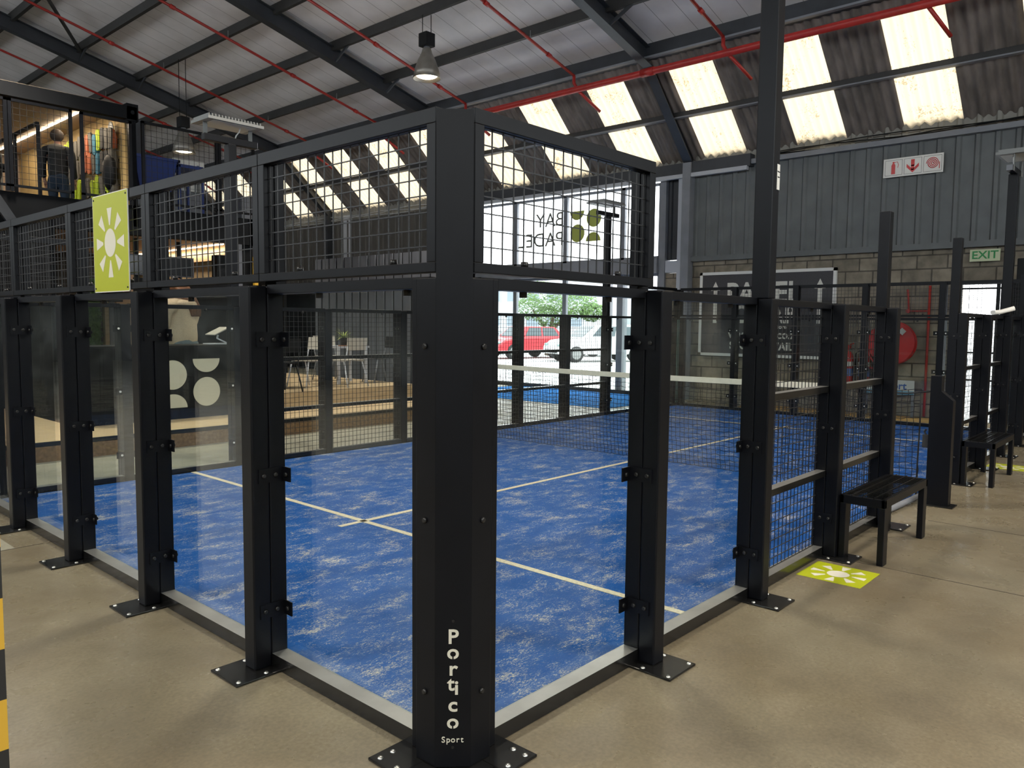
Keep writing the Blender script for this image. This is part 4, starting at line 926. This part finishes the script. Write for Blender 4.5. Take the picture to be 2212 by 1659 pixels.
for x in (4.36, 4.72): MB().box(x, x+.03, 11.27, 11.3, 3.55, 4.0).build('side_rail', M['alu'], t)
MB().box(4.34, 4.82, 11.35, 11.55, 2.72, 3.55).build('plinth', M['grey'], t)
for k, (x, c, h, L) in enumerate(((3.3, 'grey', .45, 'grey box on the upper floor under the blue crate'), (4.98, 'contg', .7, 'dark box at the right end of the upper floor'))):
    tag(MB().box(x, x+.2, 10.3, 10.5, 2.72, 2.72+h).build('storage_box', M[c]), L, 'box', 'boxes on the upper floor')
# small posts and kit seen through the near mesh above the fascia
for k, (x, y, m_, L) in enumerate(((3.7, 12.6, 'white', 'white column behind the upstairs mesh, left one'), (4.25, 12.6, 'beam', 'blue column behind the upstairs mesh'), (4.62, 12.9, 'white', 'white column behind the upstairs mesh, right one'))):
    tag(MB().box(x, x+.1, y, y+.1, 2.72, 4.0+.9*(k == 1)).build('upper_column', M[m_]), L, 'column')
# shoes hanging on the shop wall
random.seed(11)
def shoe_mesh(mi_): 
    mb = MB(); sole = [(.5*l, w_) for l, w_ in ((-.30, -.07), (-.26, -.09), (-.1, -.085), (.08, -.10), (.22, -.105), (.29, -.07), (.31, 0), (.29, .07), (.22, .10), (.08, .085), (-.1, .075), (-.26, .085), (-.30, .06), (-.315, 0))]
    pl = [(w_*.62, l) for l, w_ in sole]; n = len(pl)
    mb.add([(-.03, p[0], p[1]) for p in pl]+[(-.005, p[0], p[1]) for p in pl], [(i, (i+1) % n, n+(i+1) % n, n+i) for i in range(n)]+[tuple(range(n))], 0)
    up = [(p[0]*.85, p[1]*.95) for p in pl]; tp_ = [(p[0]*.55, p[1]*.55-.045) for p in pl]
    mb.add([(-.005, *p) for p in up]+[(.035, p[0]*.95, p[1]*.9) for p in up]+[(.07, *p) for p in tp_], [(i, (i+1) % n, n+(i+1) % n, n+i) for i in range(n)]+[(n+i, n+(i+1) % n, 2*n+(i+1) % n, 2*n+i) for i in range(n)]+[tuple(range(2*n, 3*n))], 1, True)
    return mb
cn = {'sl': 'lime', 'so': 'orange', 'sb': 'teal', 'sg': 'grey', 'sk': 'black', 'sr': 'red', 'sw': 'white'}
rows = [(4.02, ['sl', 'sl', 'sg', 'sl', 'sg', 'sg', 'so', 'sb', 'sb', 'sr', 'sk', 'sk', 'so']), (3.74, ['sg', 'sl', 'sl', 'sg', 'sk', 'so', 'so', 'sk', 'sb', 'sk', 'sk', 'sg']), (3.36, ['sw', 'sg', 'sl', 'sk', 'sg', 'sw', 'sl', 'sg', 'sk', 'sl', 'sg']), (3.08, ['sw', 'sr', 'sl', 'sg', 'sk', 'so', 'sl', 'sg', 'sg', 'sk'])]
RW = ['top', 'second', 'third', 'bottom']
for ri, (z, cs) in enumerate(rows):
    N_ = len(cs)
    for i, c in enumerate(cs):
        y = 12.15-(12.15-10.35)*i/(N_-1); z_ = z+random.uniform(-.04, .04)
        o = shoe_mesh(0)
        sole_c = random.choice(['sg', c, 'sl', c])
        t = thing('sports_shoe', (2.98, y, z_), '%s court shoe in the %s row of the shop wall, %s from the left' % (cn[c], RW[ri], ('first','second','third','fourth','fifth','sixth','seventh','eighth','ninth','tenth','eleventh','twelfth','thirteenth')[i]), 'shoe', 'court shoes hanging on the shop wall')
        sh = o.build('shoe', [M['shoe_'+sole_c], M['shoe_'+c]], t, world=False); sh.rotation_euler = (random.uniform(-.15, .15), 0, 0)
        MB().bar((.07, 0, 0), (.1, 0, 0), .01, .01).build('wall_peg', M['black'], t, world=False)
t = thing('racket', (3.0, 10.42, 4.0), 'chrome and black padel racket hung highest on the shop wall', 'racket')
MB().ell((3.0, 10.42, 4.12), .02, .11, .14).build('racket_head', M['alu'], t); MB().box(2.985, 3.015, 10.40, 10.44, 3.86, 4.0).build('grip', M['black'], t)
t = thing('racket_bag', (2.95, 10.45, 3.3), 'black racket bag hanging at the right end of the shop wall', 'bag')
MB().ell((2.96, 10.40, 3.52), .09, .17, .26).build('bag_body', M['black'], t); MB().tube([(3.0, 10.4, 3.75), (3.05, 10.4, 3.85)], .01, 6).build('strap', M['black'], t)
l = None

# ------------------------------------------------------------------ cafe furniture
def chair(loc, rz, shell, tube, label, group):
    t = thing('cafe_chair', loc, label, 'chair', group, rz)
    MB().prism([(-.19, -.17), (.19, -.17), (.20, .17), (-.20, .17)], 'z', .385, .40).build('seat', shell, t, .006, False)
    bk = MB(); n = 6; v = []
    for i in range(n+1):
        x = -.19+.38*i/n; y = -.20-.02*(1-(2*i/n-1)**2)
        v += [(x, y, .54), (x, y-.025, .72), (x, y-.037, .72), (x, y-.012, .54)]
    bk.add(v, [(4*i+a, 4*i+4+a, 4*i+4+(a+1) % 4, 4*i+(a+1) % 4) for i in range(n) for a in range(4)]+[(0, 1, 2, 3), (4*n+3, 4*n+2, 4*n+1, 4*n)]); bk.build('backrest', shell, t, 0, False)
    for s in (-1, 1):
        MB().tube([(s*.20, -.24, 0), (s*.17, -.13, .38)], .011, 8).build('leg', tube, t, 0, False)
        MB().tube([(s*.20, .20, 0), (s*.17, .12, .38)], .011, 8).build('leg', tube, t, 0, False)
        MB().tube([(s*.17, .12, .38), (s*.175, -.15, .375), (s*.18, -.19, .45), (s*.18, -.225, .60)], .010, 8).build('back_frame', tube, t, 0, False)
    return t
BG = 'cafe chairs on the platform'
chair((4.02, 7.62, DK), 0, M['black'], M['black'], 'black cafe chair with its back to the court, left table', BG)
chair((4.72, 8.05, DK), R(100), M['chairw'], M['frame'], 'white-shelled chair turned sideways beside the black chair', BG)
chair((4.35, 8.75, DK), R(180), M['black'], M['black'], 'black cafe chair on the far side of the left table', BG)
chair((5.24, 7.78, DK), R(5), M['chairw'], M['frame'], 'cream-backed chair in front of the white cafe table', BG)
chair((5.75, 8.95, DK), R(170), M['chairw'], M['grey'], 'grey-framed chair on the far side of the white cafe table', BG)
chair((6.13, 8.15, DK), R(80), M['black'], M['grey'], 'dark chair at the right end of the white cafe table', BG)
def table(x0, x1, y0, y1, h, m_, label):
    t = thing('cafe_table', ((x0+x1)/2, (y0+y1)/2, DK), label, 'table', 'cafe tables on the platform')
    MB().box(x0, x1, y0, y1, DK+h-.03, DK+h).build('table_top', m_, t, .004)
    for x in (x0+.02, x1-.06):
        for y in (y0+.02, y1-.06): MB().box(x, x+.04, y, y+.04, DK, DK+h-.031).build('leg', m_, t)
table(5.3, 5.90, 8.1, 8.6, .58, M['frame'], 'white cafe table carrying a potted plant')
table(3.85, 4.35, 7.95, 8.4, .58, M['black'], 'black cafe table mostly hidden behind the near fence post')
def plant(x, y, z, label, s=1., seed=1):
    random.seed(seed); t = thing('potted_plant', (x, y, z), label, 'potted plant', 'potted plants on the cafe tables')
    MB().lathe([(0, .012), (.055*s, .012), (.075*s, .13*s), (.078*s, .13*s), (.078*s, .12*s), (0, .115*s)], (x, y, z), 18).build('pot', M['pot'], t)
    MB().lathe([(0, 0), (.085*s, 0), (.09*s, .012), (0, .012)], (x, y, z), 18).build('saucer', M['terra'], t)
    lf = MB()
    for i in range(38):
        a = random.uniform(0, 6.28); L = random.uniform(.16, .27)*s; e = random.uniform(.25, 1.3); pts = []
        for k in range(6):
            q = k/5; rr = L*q*math.cos(e)*(1+.3*q); zz = .12*s+L*math.sin(e)*q-.10*s*q*q; pts.append(Vector((x+rr*math.cos(a), y+rr*math.sin(a), z+zz)))
        w_ = Vector((-math.sin(a), math.cos(a), 0))*.009*s; v = []
        for k, p in enumerate(pts): f_ = (1-(k/5)**2)*.9+.1; v += [p-w_*f_, p+w_*f_]
        lf.add(v, [(2*k, 2*k+1, 2*k+3, 2*k+2) for k in range(5)])
    lf.build('leaves', M['leafp'], t)
plant(5.52, 8.25, DK+.58, 'spiky potted plant on the white cafe table', 1., 2)
plant(4.02, 8.15, DK+.58, 'spiky potted plant half hidden behind the near fence post clamp', .95, 4)
struct(MB().box(6.3, 6.36, 11.2, 14.9, 0, 2.5), 'wall_gap', M['cont'])
mb = MB()
yy = 8.8
while yy < 12.6: mb.box(8.0, 8.03, yy, yy+.205, .0, 2.7); mb.box(8.03, 8.06, yy-.03, yy+.24, 0, 2.7, 1); yy += .265
struct(mb, 'wall_slatted', [M['contg'], M['black']])

# ------------------------------------------------------------------ people
def skin_body(name, J, E, m_, par, lvl=1):
    me = bpy.data.meshes.new(name); me.from_pydata([Vector(j[0])-BASE.get(par.name, Vector()) for j in J], E, []); me.materials.append(m_)
    o = bpy.data.objects.new(name, me); col.objects.link(o); o.parent = par
    sk = o.modifiers.new('skin', 'SKIN'); sk.use_smooth_shade = True
    if not me.skin_vertices: 
        bm_ = __import__('bmesh').new(); bm_.from_mesh(me); bm_.verts.layers.skin.verify(); bm_.to_mesh(me); bm_.free()
    for i, j in enumerate(J):
        rr = j[1] if isinstance(j[1], tuple) else (j[1], j[1]); me.skin_vertices[0].data[i].radius = rr; me.skin_vertices[0].data[i].use_root = (i == 0)
    ss = o.modifiers.new('sub', 'SUBSURF'); ss.levels = lvl; ss.render_levels = lvl+1
    return o
def person(base, H, face, label, top, bottom, hairm, hair_len, lean=0., arms='down', bulk=1., hood=None):
    """standing figure of height H; face = heading angle of the direction faced"""
    x, y, z = base; t = thing('person', base, label, 'person')
    f = Vector((math.cos(face), math.sin(face), 0)); s = Vector((-f.y, f.x, 0)); u_ = Vector((0, 0, 1))
    def Pn(a, b, c): return Vector(base)+f*((a+lean*max(0, c-.5))*H)+s*(b*H)+u_*(c*H)
    J = [(Pn(0, 0, .53), (.058*H, .045*H)), (Pn(0, 0, .64), (.055*H, .042*H)), (Pn(0, 0, .74), (.062*H, .045*H)), (Pn(0, 0, .81), (.04*H, .036*H)), (Pn(.005, 0, .86), .028*H), (Pn(.014, 0, .90), .038*H), (Pn(.014, 0, .95), .042*H), (Pn(.01, 0, .98), .028*H)]
    E = [(0, 1), (1, 2), (2, 3), (3, 4), (4, 5), (5, 6), (6, 7)]
    hands = []
    for sd in (-1, 1):
        i = len(J)
        if arms == 'down': el_, wr, ha = Pn(-.02, sd*.135, .63), Pn(.05, sd*.14, .50), Pn(.07, sd*.135, .465)
        else: el_, wr, ha = Pn(.02, sd*.145, .64), Pn(.15, sd*.08, .62), Pn(.19, sd*.06, .625)
        J += [(Pn(0, sd*.105, .80), .036*H), (el_, .026*H), (wr, .018*H), (ha, (.024*H, .012*H))]; E += [(3, i), (i, i+1), (i+1, i+2), (i+2, i+3)]
        d_ = (ha-wr).normalized()
        for k in range(5):
            off = s*((k-1.5)*.011*H) if k < 4 else s*(-sd*.02*H)
            i2 = len(J); L_ = (.035, .042, .040, .032, .022)[k]*H
            J += [(ha+off+d_*.015*H, .006*H), (ha+off+d_*L_, .0055*H), (ha+off+d_*(L_+.014*H)-u_*.008*H, .005*H)]; E += [(i+3, i2), (i2, i2+1), (i2+1, i2+2)]
        i = len(J); J += [(Pn(0, sd*.045, .48), .042*H), (Pn(.01, sd*.055, .28), .034*H), (Pn(-.005, sd*.055, .05), .022*H), (Pn(.075, sd*.06, .018), .020*H)]; E += [(0, i), (i, i+1), (i+1, i+2), (i+2, i+3)]
    skin_body('body', J, E, M['skin'], t)
    hc = Pn(.012, 0, .935)
    MB().add([hc+f*.052*H-s*.008*H-u_*.012*H, hc+f*.052*H+s*.008*H-u_*.012*H, hc+f*.070*H-u_*.010*H, hc+f*.05*H+u_*.014*H], [(0, 1, 2), (0, 2, 3), (2, 1, 3), (0, 3, 1)]).build('nose', M['skin'], t)
    for sd in (-1, 1):
        MB().ell(hc+f*.046*H+s*sd*.017*H+u_*.012*H, .006*H, .006*H, .004*H, 8, 5).build('eye', M['screen'], t)
        MB().ell(hc+s*sd*.050*H-f*.004*H, .010*H, .006*H, .015*H, 8, 6).build('ear', M['skin'], t)
    MB().bar(hc+f*.048*H-s*.012*H-u_*.026*H, hc+f*.048*H+s*.012*H-u_*.026*H, .004*H, .005*H).build('mouth', M['redg'], t)
    rot = Matrix(((f.x, s.x, 0), (f.y, s.y, 0), (0, 0, 1)))
    hb_ = MB().ell(hc-f*.012*H+u_*.014*H, 0.064*H, .066*H, .066*H, 18, 12, 0, rot)
    if hair_len:
        for k in range(9):
            b = (k-4)*.013*H; p0 = hc-f*.045*H+s*b+u_*.03*H; bk_ = .085*H*bulk-.045*H
            hb_.tube([p0, p0-f*bk_*.6-s*.02*H-u_*hair_len*.4*H, p0-f*bk_+s*.012*H*math.sin(k*2)-s*.045*H-u_*hair_len*.75*H, p0-f*bk_-s*.06*H-u_*hair_len*H], [.022*H, .022*H, .017*H, .004*H], 8)
    hb_.build('hair', hairm, t)
    b = bulk
    JT = [(Pn(0, 0, .455), (.090*H*b, .068*H*b)), (Pn(0, 0, .60), (.094*H*b, .066*H*b)), (Pn(0, 0, .72), (.098*H*b, .066*H*b)), (Pn(0, 0, .81), (.066*H*b, .052*H)), (Pn(0, 0, .84), (.040*H, .038*H))]; ET = [(0, 1), (1, 2), (2, 3), (3, 4)]
    for sd in (-1, 1):
        i = len(JT)
        if arms == 'down': el_, wr = Pn(-.02, sd*.14, .63), Pn(.045, sd*.145, .51)
        else: el_, wr = Pn(.02, sd*.15, .64), Pn(.14, sd*.085, .62)
        JT += [(Pn(0, sd*.112*b, .79), .046*H*b), (el_, .038*H), (wr, .030*H)]; ET += [(3, i), (i, i+1), (i+1, i+2)]
    skin_body('jacket' if top is M['jacket'] else 'fleece_top', JT, ET, top, t)
    JL = [(Pn(0, 0, .575), (.080*H*b, .062*H*b)), (Pn(0, 0, .50), (.088*H*b, .066*H*b))]; EL = [(0, 1)]
    for sd in (-1, 1): i = len(JL); JL += [(Pn(0, sd*.05, .45), .060*H*b), (Pn(.01, sd*.056, .28), .042*H), (Pn(-.005, sd*.057, .06), .033*H)]; EL += [(1, i), (i, i+1), (i+1, i+2)]
    skin_body('jeans', JL, EL, bottom, t)
    for sd in (-1, 1): MB().ell(Pn(.03, sd*.057, .022), .075*H, .028*H, .024*H, 12, 8, 0, rot).build('shoe', M['black'], t)
    if hood: MB().ell(Pn(-.045*bulk, 0, .815), .035*H*bulk, .075*H*bulk, .040*H, 14, 10, 0, rot).build('hood', hood, t)
    return t
person((2.98, 8.22, .19), 1.70, R(118), 'woman with long auburn hair in a cream fleece, seen from behind at the bar', M['fleece'], M['jeans'], M['hair'], .24, .10, 'front', 1.55, M['fleece'])
person((2.47, 11.0, 2.72), 1.40, R(60), 'man with grey hood, black jacket and jeans standing in the upstairs shop', M['jacket'], M['jeansd'], M['hair2'], 0, 0, 'down', 1.12, M['hood'])
person((1.74, 11.4, 2.72), 1.30, R(-10), 'person in a dark jacket upstairs at the left picture edge, facing the man', M['jacket'], M['jeansd'], M['hair2'], 0, 0, 'front', 1.1, None)
t = thing('clothes_rack', (1.95, 12.9, 2.72), 'dark jackets hanging on a rack at the back of the upstairs shop', 'clothes rack')
MB().tube([(1.3, 12.9, 4.0), (2.3, 12.9, 4.0)], .012, 6).build('rail', M['alu'], t)
for s in (1.35, 2.25): MB().box(s-.015, s+.015, 12.88, 12.92, 2.72, 3.99).build('rack_leg', M['alu'], t)
for i in range(6): x = 1.5+i*.12; MB().ell((x, 12.9, 3.62), .045, .20, .36, 10, 8).build('hanging_jacket', M['jacket'], t)

# ------------------------------------------------------------------ outside: cars, tree, buildings
def car(loc, rz, paint, label, L=3.75, suv=0.):
    t = thing('parked_car', loc, label, 'car', 'cars parked outside', rz)
    h = .86+suv*.08; hw = .76
    prof = [(-L/2, .28), (-L/2, .62), (-L/2+.08, .80), (-L/2+.35, h), (L/2-1.0, h), (L/2-.3, h-.10), (L/2-.03, .58), (L/2, .30)]
    def side(y, k): return [(p[0]*(1 if k == 0 else .985), y, p[1]) for p in prof]
    v = side(-hw, 0)+side(hw, 0); n = len(prof)
    bd = MB(); bd.add(v, [tuple(range(n)), tuple(range(n, 2*n))[::-1]]+[(i, n+i, n+(i+1) % n, (i+1) % n) for i in range(n)])
    cb = [(-L/2+.25, h-.01), (-L/2+.60, h+.42+suv*.1), (.35, h+.44+suv*.1), (L/2-.95, h-.01)]
    v = [(p[0], -hw*.97 if i in (0, 3) else -hw*.78, p[1]) for i, p in enumerate(cb)]+[(p[0], hw*.97 if i in (0, 3) else hw*.78, p[1]) for i, p in enumerate(cb)]
    bd.add(v, [(0, 1, 2, 3), (7, 6, 5, 4), (0, 4, 5, 1), (1, 5, 6, 2), (2, 6, 7, 3)]); bd.build('body', paint, t, .05, False)
    gl = MB()
    def lerp(a, b, q): return tuple(a[i]+(b[i]-a[i])*q for i in range(3))
    for s in (0, 4):
        a, b, c, d_ = v[s], v[s+1], v[s+2], v[s+3]; oy = -.006 if s == 0 else .006
        for q0, q1 in ((.10, .47), (.51, .88)):
            P4 = [lerp(lerp(a, d_, q0), lerp(b, c, q0), .14), lerp(lerp(a, d_, q0), lerp(b, c, q0), .88), lerp(lerp(a, d_, q1), lerp(b, c, q1), .88), lerp(lerp(a, d_, q1), lerp(b, c, q1), .14)]
            gl.add([(p[0], p[1]+oy, p[2]) for p in P4], [(0, 1, 2, 3)])
    a, b, c, d_ = v[3], v[2], v[6], v[7]
    P4 = [lerp(lerp(a, d_, .08), lerp(b, c, .08), .08), lerp(lerp(a, d_, .08), lerp(b, c, .08), .92), lerp(lerp(a, d_, .92), lerp(b, c, .92), .92), lerp(lerp(a, d_, .92), lerp(b, c, .92), .08)]
    gl.add([(p[0]+.008, p[1], p[2]+.008) for p in P4], [(0, 1, 2, 3)]); gl.build('windows', M['carg'], t, 0, False)
    for x in (-L/2+.72, L/2-.68):
        for s in (-1, 1):
            w_ = MB(); w_.lathe([(.0, s*.02), (.20, s*.02), (.29, 0), (.30, -s*.04), (.30, -s*.18), (0, -s*.18)], (x, s*(hw+.012), .30), 24, 0, 'y').build('wheel', M['tyre'], t, 0, False)
            MB().lathe([(0, s*.03), (.17, s*.03), (.19, s*.02)], (x, s*(hw+.012), .30), 16, 0, 'y').build('hub_cap', M['alu'], t, 0, False)
    for s in (-1, 1): MB().ell((L/2-.10, s*.56, .64), .10, .14, .06, 12, 8).build('headlight', M['glassedge'], t, 0, False); MB().ell((L/2-1.15, s*(hw+.06), h+.06), .05, .06, .045, 10, 6).build('wing_mirror', paint, t, 0, False)
    MB().box(L/2-.03, L/2+.02, -.5, .5, .34, .46).build('grille', M['tyre'], t, 0, False)
FA = math.atan2(.743, -.669)      # heading that points left across the view
car((22.4, 15.6, -.015), FA+R(22), M['carw'], 'white car parked outside, right of the red car', 3.9, .5)
car((22.3, 19.2, -.015), FA+R(35), M['carred'], 'red car parked outside the glazed front', 3.5)
car((23.5, 23.6, -.015), FA+R(10), M['cars'], 'silver car parked outside, left of the red car', 3.6)
car((27.0, 18.0, -.015), FA+R(15), M['carw'], 'pale car parked behind the white car, only its roof showing', 3.9, .6)
car((18.6, 4.2, -.015), FA+R(20), M['cars'], 'silver car outside the exit doorway', 3.7)
t = thing('tree', (25.0, 20.2, -.015), 'bushy green tree outside the glazed front above the parked cars', 'tree')
tk = MB(); tk.tube([(25, 20.2, 0), (25.05, 20.1, .9), (25, 19.9, 1.7)], [.14, .11, .08], 8); tk.tube([(25.03, 20.1, .9), (24.8, 20.9, 2.0)], [.08, .04], 6); tk.tube([(25.03, 20.0, 1.1), (25.2, 18.9, 2.1)], [.08, .04], 6); tk.build('trunk', M['bark'], t)
random.seed(9); lf = MB(); cl = [(25.1, 21.3, 2.1, .75), (25, 20.4, 2.6, .95), (25.2, 19.3, 2.4, 1.0), (24.9, 18.4, 2.2, .85), (25, 20, 1.7, .7), (24.9, 17.7, 1.9, .55)]
for i in range(5200):
    cx, cy, cz, rr = random.choice(cl); v = Vector((random.gauss(0, 1), random.gauss(0, 1), random.gauss(0, 1))).normalized()*rr*random.uniform(.5, 1.08)**.6
    c = Vector((cx, cy, cz))+Vector((v.x, v.y, v.z*.72)); a = Vector((random.gauss(0, 1), random.gauss(0, 1), random.gauss(0, 1))).normalized(); b = a.orthogonal().normalized()
    lf.add([c-a*.075, c+b*.03, c+a*.075, c-b*.03], [(0, 1, 2, 3)])
lf.build('foliage', M['leaf'], t)
def building(x0, x1, y0, y1, h, label, wins, roofh=.5):
    t = thing('building', ((x0+x1)/2, (y0+y1)/2, 0), label, 'building', 'buildings outside')
    MB().box(x0, x1, y0, y1, -.015, h).build('walls', M['bld'], t); MB().box(x0-.1, x1+.1, y0-.1, y1+.1, h, h+.12).build('roof_edge', M['pgrey'], t)
    for y, z, w_, hh in wins:
        f = MB().box(x0-.04, x0-.001, y, y+w_, z, z+hh).build('window_frame', M['pgrey'], t); MB().box(x0-.05, x0-.041, y+.06, y+w_-.06, z+.06, z+hh-.06).build('pane', M['bldg'], f)
building(34, 38, 24, 40, 4.3, 'pale office building behind the tree on the left', [(25+i*1.6, z, 1.1, .8) for i in range(8) for z in (1.2, 2.7)])
building(36, 40, 8, 22, 3.4, 'low grey-roofed building behind the parked cars', [(9+i*2, 1.2, 1.2, .9) for i in range(6)])
building(21, 25, -14, 2.2, 4.4, 'pale panelled building outside the exit doorway', [(-8+i*2.2, 1.0, 1.4, .7) for i in range(4)])

t = thing('foam_tube', (8.0, -.05, 1.512), 'white foam tube end on the top rail beside the right-hand mast', 'tube')
MB().tube([(7.55, -.04, 1.53), (7.8, -.04, 1.535), (7.9, -.06, 1.545), (7.95, -.16, 1.58)], .024, 10).build('foam', M['white'], t)
